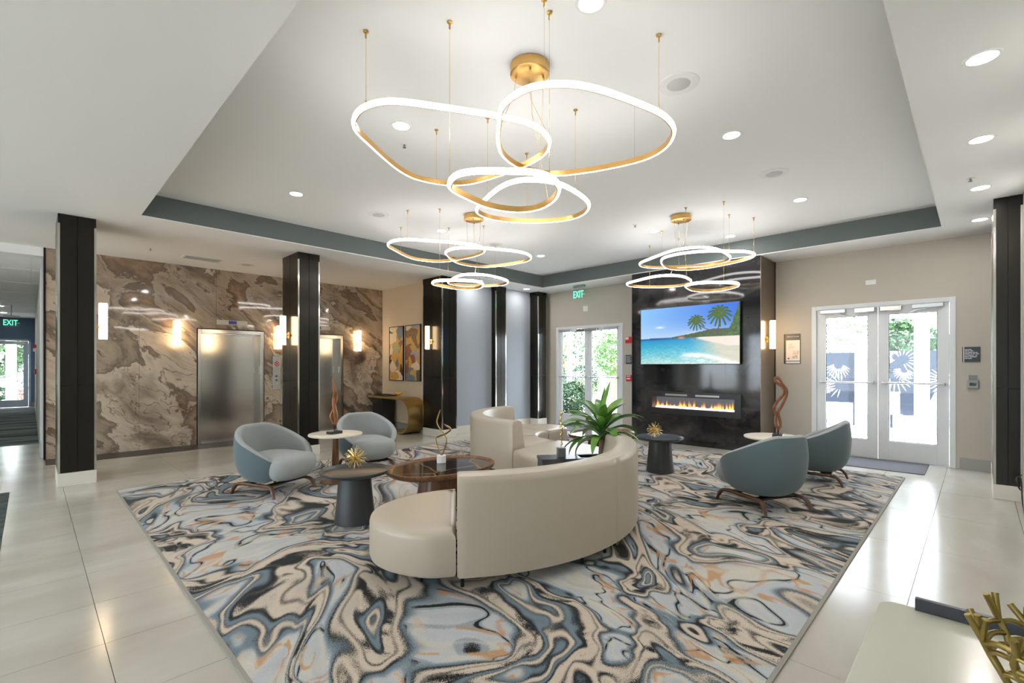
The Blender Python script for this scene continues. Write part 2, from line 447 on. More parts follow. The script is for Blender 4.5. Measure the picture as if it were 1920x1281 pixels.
def face_matrix(origin, right, up):
    r, u = Vector(right).normalized(), Vector(up).normalized(); n = r.cross(u)
    return Matrix(((r.x, u.x, n.x, origin[0]), (r.y, u.y, n.y, origin[1]), (r.z, u.z, n.z, origin[2]), (0, 0, 0, 1)))
# ================================================================ SETTING
ZC, ZT, PL = 3.40, 3.70, .165
XB, YA, YR, YG, XP = 9.55, 10.65, -.36, 8.25, 6.20     # terrace wall, elevator wall, side wall, grey wall, art wall
M = MATS
# ---- floor slab and tiles
floor = MB().box(-6.2, -.6, -.12, 9.75, 10.9, -.012).build('floor', M['grout']); struct(floor, 'pale polished stone tile floor of the lobby')
TX0, TY0, TW, TH = .284, .315, 1.22, .61
RUG = (.715, .69, 8.24, 7.40)
tile_cache = {}
def tile(x0, y0, x1, y1):
    key = (round(x1-x0, 3), round(y1-y0, 3))
    if key not in tile_cache:
        b = MB().box(0, 0, -.012, key[0], key[1], 0); o = b.build('tile', M['floor_tile'], floor); tile_cache[key] = o.data
    else:
        o = bpy.data.objects.new('tile', tile_cache[key]); COL.objects.link(o); o.parent = floor
    o.location = (x0, y0, 0)
g = .0016
i0, i1 = -2, 8
for i in range(i0, i1):
    for j in range(-2, 17):
        x0, x1 = TX0 + i*TW + g, TX0 + (i+1)*TW - g; y0, y1 = TY0 + j*TH + g, TY0 + (j+1)*TH - g
        x1 = min(x1, XB); y0 = max(y0, YR); y1 = min(y1, 10.02)
        if x1 - x0 < .03 or y1 - y0 < .03: continue
        if x0 > RUG[0] and x1 < RUG[2] and y0 > RUG[1] and y1 < RUG[3]: continue
        if x0 > 6.3 and y0 > YG: continue
        tile(x0, y0, x1, y1)
MB().box(RUG[0]+.3, RUG[1]+.3, -.012, RUG[2]-.3, RUG[3]-.3, -.002).build('tile', M['floor_tile'], floor)
MB().box(-6.0, YR, -.012, TX0 + i0*TW - g, YA, 0).build('tile', M['floor_tile'], floor)
MB().box(-2.15, 10.02, -.012, .165, 13.0, 0).build('tile', M['floor_tile'], floor)
b = MB().box(.165, 10.02, -.012, XP, YA + .3, .001).build('border_strip', M['border_stone'], floor); b['label'] = 'dark stone strip along the elevator wall'
# hall floor
hf = MB().box(-3.2, 10.9, -.12, .4, 25.3, -.006).build('floor_hall', M['white_stone']); struct(hf, 'pale floor of the corridor beyond the elevators')
hc = MB().box(-3.0, 13.0, -.006, .13, 24.1, .006).build('carpet', M['carpet_wave'], hf); hc['label'] = 'grey patterned carpet of the corridor'
# ---- ceilings
TR = (.98, .35, 8.72, 7.53)
b = MB()
for r in rect_minus((-6.2, -.6), (9.75, 10.9), [TR]): b.box(r[0], r[1], ZC, r[2], r[3], ZC + .012)
ceil = b.build('ceiling', M['ceiling_paint']); struct(ceil, 'white lowered ceiling around the recessed tray')
MB().box(TR[0]-.05, TR[1]-.05, ZT, TR[2]+.05, TR[3]+.05, ZT + .12).build('tray_panel', M['ceiling_paint'], ceil)['label'] = 'raised white ceiling tray'
for n, bx in (('far', (TR[0], TR[3], TR[2], TR[3]+.05)), ('end', (TR[2], TR[1], TR[2]+.05, TR[3])), ('near', (TR[0], TR[1]-.05, TR[2], TR[1])), ('start', (TR[0]-.05, TR[1], TR[0], TR[3]))):
    MB().box(bx[0], bx[1], ZC + .0125, bx[2], bx[3], ZT).build('tray_side', M['tray_paint'], ceil)['label'] = 'slate green side of the ceiling tray'
hcl = MB().box(-3.2, 10.9, 3.28, .4, 25.3, 3.4).build('ceiling_hall', M['ceiling_paint']); struct(hcl, 'white tiled corridor ceiling')
for yy in (12.5, 14.5, 16.5, 18.5, 20.5, 22.5): MB().box(-3.0, yy, 3.274, .13, yy + .025, 3.28).build('grid_bar', M['trim_white'], hcl)
for xx in (-2.4, -1.8, -1.2, -.6, 0.0): MB().box(xx, 10.9, 3.273, xx + .025, 25, 3.279).build('grid_bar', M['trim_white'], hcl)
struct(MB().box(-6.4, -.8, 3.9, 9.9, 25.5, 4.0).build('roof', M['wall_pale']), 'unseen flat roof added over the lobby to stop light leaks')  # unseen slab added above the ceilings so no outside light leaks in

# ---- terrace wall with its two door openings
DR = (.225, 2.06, 2.53); DL = (5.81, 7.78, 2.50)
b = MB()
for r in rect_minus((YR-.2, 0), (YG+.4, ZC+.5), [(DR[0], -1, DR[1], DR[2]), (DL[0], -1, DL[1], DL[2])]): b.box(XB, r[0], r[1], XB + .2, r[2], r[3])
struct(b.build('wall_terrace', M['wall_paint']), 'beige wall with the glazed terrace doors and fireplace')
# ---- side wall right of the camera
struct(MB().box(-6.2, YR - .2, 0, XB, YR, ZC + .5).build('wall_side', M['wall_pale']), 'pale wall running beside the camera')
# ---- grey wall and art wall
struct(MB().box(6.40, YG, 0, XB, YG + .2, ZC).build('wall_grey', M['grey_paper']), 'grey papered wall between dark pilasters')
struct(MB().box(XP, 8.66, 0, XP + .2, YA + .2, ZC).build('wall_art', M['warm_paper']), 'warm beige papered wall with two paintings')
# ---- elevator wall: core plus marble slabs
EL = [(2.25, 3.42), (3.98, 5.15)]; EH = 2.22
b = MB()
for r in rect_minus((.165, 0), (XP, ZC), [(e0, -1, e1, EH) for e0, e1 in EL]): b.box(r[0], YA + .02, r[1], r[2], YA + .25, r[3])
we = b.build('wall_elevator', M['black_gap']); struct(we, 'elevator wall clad in glossy brown marble slabs')
xs = [.175, 1.363, 2.56, 3.757, 4.954, XP - .002]
for a0, a1 in zip(xs[:-1], xs[1:]):
    b = MB()
    for r in rect_minus((a0 + .0015, .002), (a1 - .0015, ZC), [(e0, -1, e1, EH) for e0, e1 in EL]): b.box(r[0], YA, r[1], r[2], YA + .02, r[3])
    b.build('marble_slab', M['marble_brown'], we)
MB().box(.150, YA - .012, 0, .175, YA + .25, ZC).build('edge_trim', M['bronze'], we)
# hall walls
struct(MB().box(.13, YA + .26, 0, .33, 25.1, 3.4).build('wall_hall', M['wall_pale']), 'pale corridor wall behind the elevators')
DH = (-.98, .02, 2.49)
b = MB()
for r in rect_minus((-3.2, 0), (.13, 3.4), [(DH[0], -1, DH[1], DH[2])]): b.box(r[0], 25.0, r[1], r[2], 25.2, r[3])
struct(b.build('wall_navy', M['navy_paint']), 'navy blue wall at the end of the corridor')
struct(MB().box(-3.2, 10.85, 0, -3.0, 25.0, 3.4).build('wall_hall_far', M['wall_pale']), 'pale far side of the corridor')
struct(MB().box(-6.2, YA, 0, -3.0, YA + .2, ZC).build('wall_lobby_back', M['wall_pale']), 'pale lobby wall beside the corridor mouth')
struct(MB().box(-3.0, 10.66, 3.26, .15, 10.90, ZC).build('trim_header', M['ceiling_paint']), 'white header over the corridor mouth')
# unseen street windows added behind the camera to bring in daylight
WN = [(.9, 2.9), (3.3, 5.3), (5.7, 7.7), (8.1, 9.9)]
b = MB()
for r in rect_minus((YR - .2, 0), (YA + .2, ZC + .5), [(a0, .35, a1, 3.0) for a0, a1 in WN]): b.box(-6.2, r[0], r[1], -6.0, r[2], r[3])
struct(b.build('wall_street', M['wall_pale']), 'street side wall with tall windows added for daylight')
for n, (a0, a1) in enumerate(WN):
    wn = MB().box(-6.13, a0, .35, -6.07, a0+.06, 3.0).box(-6.13, a1-.06, .35, -6.07, a1, 3.0).box(-6.13, a0, .35, -6.07, a1, .41).box(-6.13, a0, 2.94, -6.07, a1, 3.0).build('window_%d' % (n + 1), M['door_paint'])
    struct(wn, 'tall unseen street window added behind the camera for daylight'); MB().box(-6.105, a0+.06, .41, -6.095, a1-.06, 2.94).build('pane', M['glazing'], wn)
# ---- baseboards
def basebd(name, x0, y0, x1, y1, h=PL, m='grey_base'):
    return struct(MB().box(x0, y0, 0, x1, y1, h).build(name, M[m], bevel=.003), 'stone baseboard')
basebd('baseboard_terrace', XB - .015, -.14, XB, DR[0] - .04)
basebd('baseboard_terrace_b', XB - .015, DR[1] + .04, XB, 2.62)
basebd('baseboard_terrace_c', XB - .015, 5.13, XB, DL[0] - .04)
basebd('baseboard_grey', 6.42, YG - .015, 7.68, YG, m='white_stone')
basebd('baseboard_grey_b', 8.04, YG - .015, 9.04, YG, m='white_stone')
basebd('baseboard_art', XP - .015, 8.72, XP, YA - .01)
basebd('baseboard_side', 2.2, YR, 7.64, YR + .015, m='white_stone')
basebd('baseboard_hall', .118, 11.0, .13, 25.0)
basebd('baseboard_navy', .03, 24.985, .118, 25.0)

# ---- dark metal clad columns
def column(x0, x1, y0, y1, faces, label, h=ZC):
    o = thing('clad_column', label, 'column', ((x0+x1)/2, (y0+y1)/2, 0), group='dark metal clad columns')
    g_ = .004; t = .012; z0, zs, z1 = PL, 1.25, h
    MB().box(x0 + t, y0 + t, z0, x1 - t, y1 - t, z1 - .001).build('core', M['black_gap'], o)
    MB().box(x0 - .004, y0 - .004, 0, x1 + .004, y1 + .004, z0).build('plinth', M['white_stone'], o, bevel=.004)
    cs = .022
    for fc in faces:
        hor = fc in ('-y', '+y'); a0, a1 = (x0, x1) if hor else (y0, y1); mid = (a0 + a1) / 2
        for (s0, s1) in ((a0 + cs, mid - g_), (mid + g_, a1 - cs)):
            for (za, zb) in ((z0 + .002, zs - g_), (zs + g_, z1 - .001)):
                b = MB()
                if fc == '-y': b.box(s0, y0, za, s1, y0 + t, zb)
                if fc == '+y': b.box(s0, y1 - t, za, s1, y1, zb)
                if fc == '-x': b.box(x0, s0, za, x0 + t, s1, zb)
                if fc == '+x': b.box(x1 - t, s0, za, x1, s1, zb)
                b.build('panel', M['bronze'], o)
    for cx, cy, fs in ((x0, y0, ('-x', '-y')), (x1, y0, ('+x', '-y')), (x0, y1, ('-x', '+y')), (x1, y1, ('+x', '+y'))):
        if not any(q in faces for q in fs): continue
        sx = 1 if cx == x0 else -1; sy = 1 if cy == y0 else -1
        MB().box(cx - sx*.002, cy - sy*.002, z0, cx + sx*cs*.92, cy + sy*cs*.92, 3.28).build('corner_strip', M['polished'], o)
        MB().box(cx, cy, 3.282, cx + sx*cs*.92, cy + sy*cs*.92, z1 - .001).build('corner_cap', M['bronze'], o)
    return o
column(.24, .60, 8.12, 8.81, ('-x', '+x', '-y'), 'freestanding dark clad column beside the corridor mouth')
column(3.11, 3.47, 8.02, 8.71, ('-x', '+x', '-y'), 'freestanding dark clad column between the two elevators')
column(6.03, 6.42, 7.97, 8.66, ('-x', '+x', '-y'), 'dark clad column beside the two paintings')
column(7.69, 8.03, 8.09, YG, ('-x', '+x', '-y'), 'dark clad pilaster in the middle of the grey wall')
column(9.05, 9.38, 7.96, YG, ('-x', '+x', '-y'), 'dark clad pilaster in the corner by the garden door')
column(7.66, 8.35, YR, -.13, ('-x', '+x', '+y'), 'dark clad pilaster at the picture edge beside the thermostat wall')
column(9.0, 9.4, YR, -.14, ('-x', '+x', '+y'), 'narrow dark pilaster in the corner behind the bigger one')

# ---- double glazed doors
def double_door(name, y0, y1, zt, label, mullions):
    o = group_struct(name, (XB, (y0+y1)/2, 0), label)
    fx0, fx1 = XB - .012, XB + .12; fw = .07
    MB().box(fx0, y0, 0, fx1, y0 + fw, zt).box(fx0, y1 - fw, 0, fx1, y1, zt).box(fx0, y0 + fw, zt - fw, fx1, y1 - fw, zt).build('frame', M['door_paint'], o, bevel=.004)
    ym = (y0 + y1) / 2
    MB().box(XB + .01, y0 + fw, -.004, XB + .12, y1 - fw, .012).build('threshold', M['aluminium'], o)
    for s, (a0, a1) in enumerate(((y0 + fw + .004, ym - .003), (ym + .003, y1 - fw - .004))):
        st, rb, rt = mullions; dx0, dx1 = XB + .02, XB + .065
        b = MB().box(dx0, a0, .014, dx1, a0 + st, zt - fw - .004).box(dx0, a1 - st, .014, dx1, a1, zt - fw - .004)
        b.box(dx0, a0 + st, .014, dx1, a1 - st, rb).box(dx0, a0 + st, zt - rt, dx1, a1 - st, zt - fw - .004)
        lf = b.build('leaf', M['door_paint'], o, bevel=.003)
        MB().box(dx0 + .018, a0 + st, rb, dx0 + .026, a1 - st, zt - rt).build('pane', M['glazing'], lf)
        MB().box(dx0 + .016, a0+st, rb, dx0+.028, a0+st+.008, zt-rt).box(dx0+.016, a1-st-.008, rb, dx0+.028, a1-st, zt-rt).box(dx0+.016, a0+st, rb, dx0+.028, a1-st, rb+.008).box(dx0+.016, a0+st, zt-rt-.008, dx0+.028, a1-st, zt-rt).build('gasket', M['black_gap'], lf)
        zb = 1.235
        MB().tube([(XB - .045, a0 + .05, zb), (XB - .045, a1 - .05, zb)], .014, 10).build('push_bar', M['aluminium'], lf, smooth=40)
        MB().box(XB - .05, a0 + .045, zb - .022, XB + .02, a0 + .075, zb + .022).box(XB - .05, a1 - .075, zb - .022, XB + .02, a1 - .045, zb + .022).build('bar_end', M['aluminium'], lf, bevel=.004)
        oa, ob = (a1 - .42, a1 - .06) if s else (a0 + .06, a0 + .42)
        MB().box(XB - .05, oa, zt - .135, XB + .016, ob, zt - .075).build('closer', M['aluminium'], lf, bevel=.006)
        my = (oa + ob) / 2; sg = 1 if s else -1
        MB().tube([(XB - .03, my, zt - .14), (XB - .12, my - sg*.11, zt - .16), (XB - .02, my - sg*.20, zt - .185)], .008, 6).build('closer_arm', M['aluminium'], lf, smooth=40)
        ca, cb = (a0 + .03, a0 + .30) if s else (a1 - .30, a1 - .03)
        MB().box(XB - .06, ca, zt - .15, XB + .018, cb, zt - .075).build('latch_box', M['steel'], lf, bevel=.006)
    return o
double_door('door_1', DR[0], DR[1], DR[2], 'white double doors to the terrace beside the thermostat', (.13, .31, .20))
double_door('door_2', DL[0], DL[1], DL[2], 'white double doors to the garden behind the plant', (.10, .30, .125))
# corridor door
o = group_struct('door_3', (-.48, 25, 0), 'pale blue glazed door at the end of the corridor')
y0 = 24.98
MB().box(DH[0], y0, 0, DH[0]+.06, 25.1, DH[2]).box(DH[1]-.06, y0, 0, DH[1], 25.1, DH[2]).box(DH[0], y0, DH[2]-.06, DH[1], 25.1, DH[2]).build('frame', M['hall_door_paint'], o)
a0, a1 = DH[0]+.063, DH[1]-.063
lf = MB().box(a0, 25.0, .01, a0+.13, 25.05, 2.42).box(a1-.13, 25.0, .01, a1, 25.05, 2.42).box(a0+.13, 25.0, .01, a1-.13, 25.05, .27).box(a0+.13, 25.0, 2.30, a1-.13, 25.05, 2.42).build('leaf', M['hall_door_paint'], o)
MB().box(a0+.13, 25.02, .27, a1-.13, 25.03, 2.30).build('pane', M['glazing'], lf)
MB().tube([(a0+.03, 24.94, 1.15), (a1-.03, 24.94, 1.15)], .016, 8).build('push_bar', M['aluminium'], lf, smooth=40)
MB().box(a1-.4, 24.93, 2.33, a1-.08, 25.0, 2.40).build('closer', M['aluminium'], lf)
MB().box(a1-.03, 24.93, 1.13, a1-.07, 25.0, 1.17).build('bar_end', M['aluminium'], lf)

# ---- elevators
for n, (e0, e1) in enumerate(EL):
    o = group_struct('door_%d' % (n + 4), ((e0+e1)/2, YA, 0), ('brushed steel elevator door nearer the corridor', 'brushed steel elevator door behind the middle column')[n])
    jw = .055
    MB().box(e0, YA - .02, 0, e0 + jw, YA + .24, EH).box(e1 - jw, YA - .02, 0, e1, YA + .24, EH).box(e0 + jw, YA - .02, EH - jw - .02, e1 - jw, YA + .24, EH).build('jamb', M['steel'], o, bevel=.004)
    MB().box(e0 + jw, YA + .20, .004, e1 - .20, YA + .235, EH - jw - .021).build('door_panel', M['steel'], o)
    MB().box(e1 - .20 + .004, YA + .215, .004, e1 - jw, YA + .245, EH - jw - .021).build('door_panel', M['steel'], o)
    MB().box(e0 + jw, YA - .01, 0.0, e1 - jw, YA + .24, .005).build('sill', M['steel_dark'], o)
    MB().box(e0 - .018, YA - .006, 0, e0, YA + .02, EH + .018).box(e1, YA - .006, 0, e1 + .018, YA + .02, EH + .018).box(e0, YA - .006, EH, e1, YA + .02, EH + .018).build('jamb_edge', M['black_gap'], o)
    MB().box(e1 - jw - .006, YA + .05, 1.35, e1 - jw, YA + .09, 1.50).build('braille_plate', M['trim_white'], o)
    d = thing('floor_indicator', ('steel floor indicator with dark blue display above the nearer elevator', 'steel floor indicator with blue display above the far elevator')[n], 'indicator', ((e0+e1)/2, YA, 2.37), group='elevator floor indicators')
    x0, x1 = (e0+e1)/2 - .27, (e0+e1)/2 + .27
    b = MB().loops([[(x0, YA, 2.315), (x0, YA - .05, 2.325), (x0, YA - .035, 2.415), (x0, YA, 2.42)], [(x1, YA, 2.315), (x1, YA - .05, 2.325), (x1, YA - .035, 2.415), (x1, YA, 2.42)]])
    b.build('housing', M['indicator_face'], d, bevel=.003)
    xm = (x0 + x1) / 2 - (0 if n == 0 else .02)
    b = MB().loops([[(xm - .07, YA - .05, 2.338), (xm - .07, YA - .056, 2.338), (xm - .07, YA - .046, 2.402), (xm - .07, YA - .04, 2.402)], [(xm + .07, YA - .05, 2.338), (xm + .07, YA - .056, 2.338), (xm + .07, YA - .046, 2.402), (xm + .07, YA - .04, 2.402)]])
    b.build('display', M['blue_display'], d)
# call panel
o = thing('call_panel', 'steel elevator call panel with red fire emblem and two buttons', 'call panel', (3.68, YA, 1.35))
pl = MB().box(3.60, YA - .022, 1.0, 3.76, YA, 1.715).build('plate', M['steel'], o, bevel=.004)
em = []
for j in range(40):
    a = 2*math.pi*j/40; r = .055 * (1 - .16*abs(math.sin(2*a))); em.append((3.683 + r*math.cos(a), 1.553 + 1.05*r*math.sin(a)))
MB().loops([[(x, YA - .023, z) for x, z in em], [(x, YA - .0265, z) for x, z in em]]).build('emblem', M['red_print'], pl)
b = MB()
for dx, dz, w_, h_ in ((-.030, .0, .011, .009), (.030, .0, .011, .009), (0, .028, .009, .007), (-.014, -.022, .003, .016), (.0, -.022, .003, .018), (.014, -.022, .003, .016)):
    b.box(3.683 + dx - w_, YA - .0275, 1.553 + dz - h_, 3.683 + dx + w_, YA - .0262, 1.553 + dz + h_)
b.build('emblem_mark', M['ink_white'], pl)
for zz in (1.29, 1.205):
    MB().tube([(3.668, YA - .022, zz), (3.668, YA - .032, zz)], .015, 14).build('button', M['black_metal'], pl, smooth=40)
    MB().tube([(3.708, YA - .022, zz), (3.708, YA - .026, zz)], .011, 14).build('key_switch', M['steel_dark'], pl, smooth=40)
MB().box(3.672, YA - .027, 1.125, 3.700, YA - .0222, 1.137).build('lamp', M['ink_white'], pl)
# ================================================================ FIREPLACE WALL, LIGHTS, SIGNS
FX, FY0, FY1 = 8.75, 2.64, 5.11
fp = thing('fireplace_wall', 'floor to ceiling chimney breast clad in glossy black marble', 'fireplace wall', (FX + .4, (FY0+FY1)/2, 0))
HOLE = (2.985, .60, 4.728, .975)
MB().box(FX + .26, FY0 + .02, 0, XB - .002, FY1 - .02, ZC - .001).build('core', M['black_gap'], fp)
ys = [FY0, 3.228, 4.424, FY1]
for a0, a1 in zip(ys[:-1], ys[1:]):
    for z0, z1 in ((.002, 2.40), (2.40, ZC - .001)):
        b = MB()
        for r in rect_minus((a0 + .0015, z0 + .0015), (a1 - .0015, z1 - .0015), [HOLE]): b.box(FX, r[0], r[1], FX + .03, r[2], r[3])
        b.build('marble_slab', M['marble_black'], fp)
b = MB()
for r in rect_minus((FY0 + .03, .01), (FY1 - .03, ZC - .01), [HOLE]): b.box(FX + .031, r[0], r[1], FX + .26, r[2], r[3])
b.build('backing', M['black_gap'], fp)
for s, yy in ((1, FY0), (-1, FY1)):
    MB().box(FX + .02, yy - s*.004, 0, XB - .03, yy + s*.02, ZC - .002).build('side_cladding', M['bronze_warm'], fp)
    MB().box(XB - .03, yy - s*.012, 0, XB - .001, yy + s*.02, ZC - .002).build('side_trim', M['black_gap'], fp)
    MB().box(FX - .004, yy - s*.004, 0, FX + .02, yy + s*.004, ZC - .002).build('corner_strip', M['bronze_warm'], fp)
# linear electric fireplace set into the marble
o = thing('electric_fireplace', 'long black linear electric fireplace with orange flames', 'fireplace', (FX, 3.86, .573))
y0, y1, z0, z1 = 2.955, 4.758, .573, 1.004; oy0, oy1, oz0, oz1 = 3.067, 4.653, .685, .905
b = MB()
for r in rect_minus((y0, z0), (y1, z1), [(oy0, oz0, oy1, oz1)]): b.box(FX - .014, r[0], r[1], FX - .001, r[2], r[3])
b.build('bezel', M['firebox'], o, bevel=.002)
bx = FX + .17
MB().box(bx, oy0 - .02, oz0 - .02, bx + .02, oy1 + .02, oz1 + .02).box(FX, oy0 - .03, oz0 - .02, bx, oy0 - .001, oz1 + .02).box(FX, oy1 + .001, oz0 - .02, bx, oy1 + .03, oz1 + .02).box(FX, oy0 - .02, oz1 + .001, bx, oy1 + .02, oz1 + .02).box(FX, oy0 - .02, oz0 - .03, bx, oy1 + .02, oz0 - .001).build('firebox', M['fire_back'], o)
def flames(U, V):
    h = np.zeros_like(U); r = np.random.default_rng(4)
    for i in range(70):
        c = r.random(); wd = .006 + .012*r.random(); ht = .30 + .55*r.random()**1.5
        bend = (V**1.5)*(.012*(r.random()-.5))
        h = np.maximum(h, np.clip(1 - np.abs(U - c - bend)/(wd*np.clip(1.15 - V/ht, .02, 1.2)), 0, 1) * np.clip((ht - V)/ht*1.6, 0, 1))
    base = np.clip(1 - V/.13, 0, 1)
    t = np.clip(h, 0, 1)[..., None]
    c = np.array([.20, .20, .21])*(1 - t) + (np.array([1.0, .50, .12])*(1-np.clip(1.6*t-.6, 0, 1)) + np.array([1.0, .86, .30])*np.clip(1.6*t-.6, 0, 1))*t
    bb = base[..., None]; return c*(1-bb) + np.array([1.0, .70, .55])*bb
paint_panel('flame_screen', (bx - .004, oy1, oz0), (0, oy0 - oy1, 0), (0, 0, oz1 - oz0), 420, 34, flames, 'flame_print', o)
r = random.Random(3); b = MB()
for i in range(170):
    y = oy0 + .02 + (oy1 - oy0 - .04)*r.random(); x = FX + .03 + .11*r.random(); s = .010 + .012*r.random()
    b.xbox(Matrix.Translation((x, y, oz0 + s*.7)) @ Matrix.Rotation(r.random()*3, 4, (r.random(), r.random(), r.random()+.1)), s, s*.7, s*.8)
e = b.build('ember_bed', mat('ember', (.9, .75, .8), .15, emit=(1.0, .55, .55), estr=2.0), o); e['kind'] = 'stuff'
b = MB()
for c in (3.55, 4.15): b.box(FX - .0155, c - .22, .93, FX - .0135, c + .22, .965)
b.build('vent_slot', M['steel_dark'], o)
# television
o = thing('television', 'wide wall television showing a palm beach above the fireplace', 'television', (FX, 3.91, 1.535))
ty0, ty1, tz0, tz1 = 2.948, 4.872, 1.533, 2.645
MB().box(FX - .075, ty0, tz0, FX - .030, ty1, tz1).build('body', M['firebox'], o, bevel=.004)
MB().box(FX - .030, 3.3, 1.8, FX - .001, 4.5, 2.4).build('wall_bracket', M['black_metal'], o)
def beach(U, V):
    # U: 0 at the garden-door side; V: 0 at the bottom
    sky = np.stack([.55 - .40*U + .10*(1-V), .80 - .36*U - .02*V, np.full_like(U, .98) - .10*U], -1)
    k = np.clip((V - .42)/.5, 0, 1)[..., None]; hz = np.array([.78, .88, .97]); sky = hz*(1-k)**2 + sky*(1-(1-k)**2)
    cl = vnoise(U, V, 6, 14, 11, 4); m = np.clip((cl - .56)*6, 0, 1)*np.clip(1 - np.abs(V - .50)/.09, 0, 1)*np.clip(1.4-U*1.6, 0, 1)
    m2 = np.exp(-(((U - .215)/.045)**2 + ((V - .655)/.020)**2)); m3 = np.exp(-(((U - .70)/.16)**2 + ((V - .53)/.03)**2))*.85
    m = np.clip(np.maximum(np.maximum(m*.8, m2*.95), m3), 0, 1)[..., None]; img = sky*(1-m) + np.array([.96, .97, 1.0])*m
    hor = .455
    sea_t = np.clip((hor - V)/hor, 0, 1)
    sea = np.stack([.03 + .72*sea_t**1.1, .52 + .38*sea_t**.7, .78 + .10*sea_t**.5], -1)
    dk = np.clip(1 - sea_t/.08, 0, 1)[..., None]*np.clip(1.3 - U*2.2, 0, 1)[..., None]; sea = sea*(1-dk) + np.array([.05, .25, .50])*dk
    rp = (vnoise(U, V, 50, 70, 5, 3) - .5)*np.clip(sea_t*1.4, .1, 1)*.42; sea = sea + rp[..., None]*np.array([1.0, .55, .5])
    img = np.where((V < hor)[..., None], sea, img)
    # sand, dry beach and foam
    edge = .62 + .06*np.sin(V*9) + .38*(V < .40)*0
    sd = np.clip((U - (.50 + .42*np.clip((.42 - V), 0, 1)*.9) )/.25, 0, 1)*np.clip((hor - .005 - V)/.03, 0, 1)
    sand = np.array([.86, .82, .72]) + (vnoise(U, V, 20, 60, 8, 3)[..., None] - .5)*.10
    img = img*(1 - (sd*.92)[..., None]) + sand*(sd*.92)[..., None]
    dry = np.clip((U - .58 - 2.2*np.clip(.43 - V, 0, 1))/.05, 0, 1)*((V < hor + .015) & (V > .30))
    img = img*(1 - dry[..., None]) + np.array([.95, .90, .84])*dry[..., None]
    fo = vnoise(U, V, 26, 34, 21, 4); band = np.exp(-((V - (.155 - .62*np.clip(U - .62, 0, 1)**1.3))/.035)**2)*np.clip((U-.42)/.1, 0, 1)
    fm = np.clip(band*1.1 + np.clip((fo-.5)*5, 0, 1)*(V < .15 - .3*np.clip(U-.62, 0, 1))*np.clip((U-.38)/.15, 0, 1)*.8, 0, 1)[..., None]
    img = img*(1-fm) + np.array([.97, .99, .99])*fm
    # headland and far island
    hl = .47 + .115*np.clip((U - .34)/.42, 0, 1)**1.1 + .012*(vnoise(U, V*0, 60, 2, 3, 2) - .5)
    hm = (V < hl) & (V > hor + .002) & (U > .34)
    tex = vnoise(U, V, 90, 60, 9, 2); img = np.where(hm[..., None], np.stack([.16 + .16*tex, .24 + .20*tex, .10 + .08*tex], -1), img)
    isl = (V < .468) & (V >= hor) & (U < .34) & (U > .10); img = np.where(isl[..., None], np.array([.24, .40, .62]), img)
    # grove at the edge
    gv = .99 - .9*np.clip((1.0 - U)/.20, 0, 1)**1.0 + .10*(vnoise(U, V, 20, 20, 14, 3) - .5)
    gm = (V < gv) & (V > .46) & (U > .80); tx = vnoise(U, V, 120, 80, 31, 2)
    img = np.where(gm[..., None], np.stack([.08 + .34*tx, .20 + .42*tx, .05 + .14*tx], -1), img)
    # boulders
    for cu, cv, ru, rv in ((.445, .462, .048, .034), (.560, .432, .034, .016)):
        d = ((U - cu)/ru)**2 + ((V - cv + .01)/rv)**2; mk = (d < 1) & (V > cv - rv*.75)
        img = np.where(mk[..., None], np.stack([.80 - .35*d, .58 - .30*d, .46 - .25*d], -1), img)
    # palms
    def stroke(pts, w0, w1, c0, c1):
        nonlocal img
        pts = bez([(a_, b_, 0) for a_, b_ in pts], 14); n = len(pts)
        for i_, p_ in enumerate(pts):
            t = i_/(n-1); wd = w0*(1-t) + w1*t; ii = (np.abs(U - p_.x)*1.73 < wd) & (np.abs(V - p_.y) < wd*1.2)
            mk = ii & (((U - p_.x)*1.73)**2 + (V - p_.y)**2 < wd*wd)
            cc = np.array(c0)*(1-t) + np.array(c1)*t; img[mk] = cc*(.8 + .4*tx[mk][:, None])
    def palm(cu, cv, s, trunk):
        stroke(trunk, .010, .008, (.30, .22, .14), (.42, .34, .22))
        for a_ in (-165, -138, -112, -88, -60, -30, -5, 20, 48, 75, 100, 128, 155, 178):
            ca, sa = math.cos(R_(a_))/1.73, math.sin(R_(a_)); dr = .25
            stroke([(cu, cv), (cu + ca*s*.5, cv + sa*s*.5 + .05*s), (cu + ca*s*.95, cv + sa*s*.85 - .20*s)], .017*s/.15, .010*s/.15, (.30, .42, .08), (.16, .34, .05))
    palm(.60, .73, .155, [(.98, .535), (.80, .545), (.70, .585), (.63, .66), (.60, .73)])
    palm(.82, .83, .20, [(.80, .50), (.815, .66), (.82, .83)])
    return img
paint_panel('screen', (FX - .0755, ty1 - .010, tz0 + .012), (0, -(ty1 - ty0 - .020), 0), (0, 0, tz1 - tz0 - .022), 300, 172, beach, 'screen_print', o)

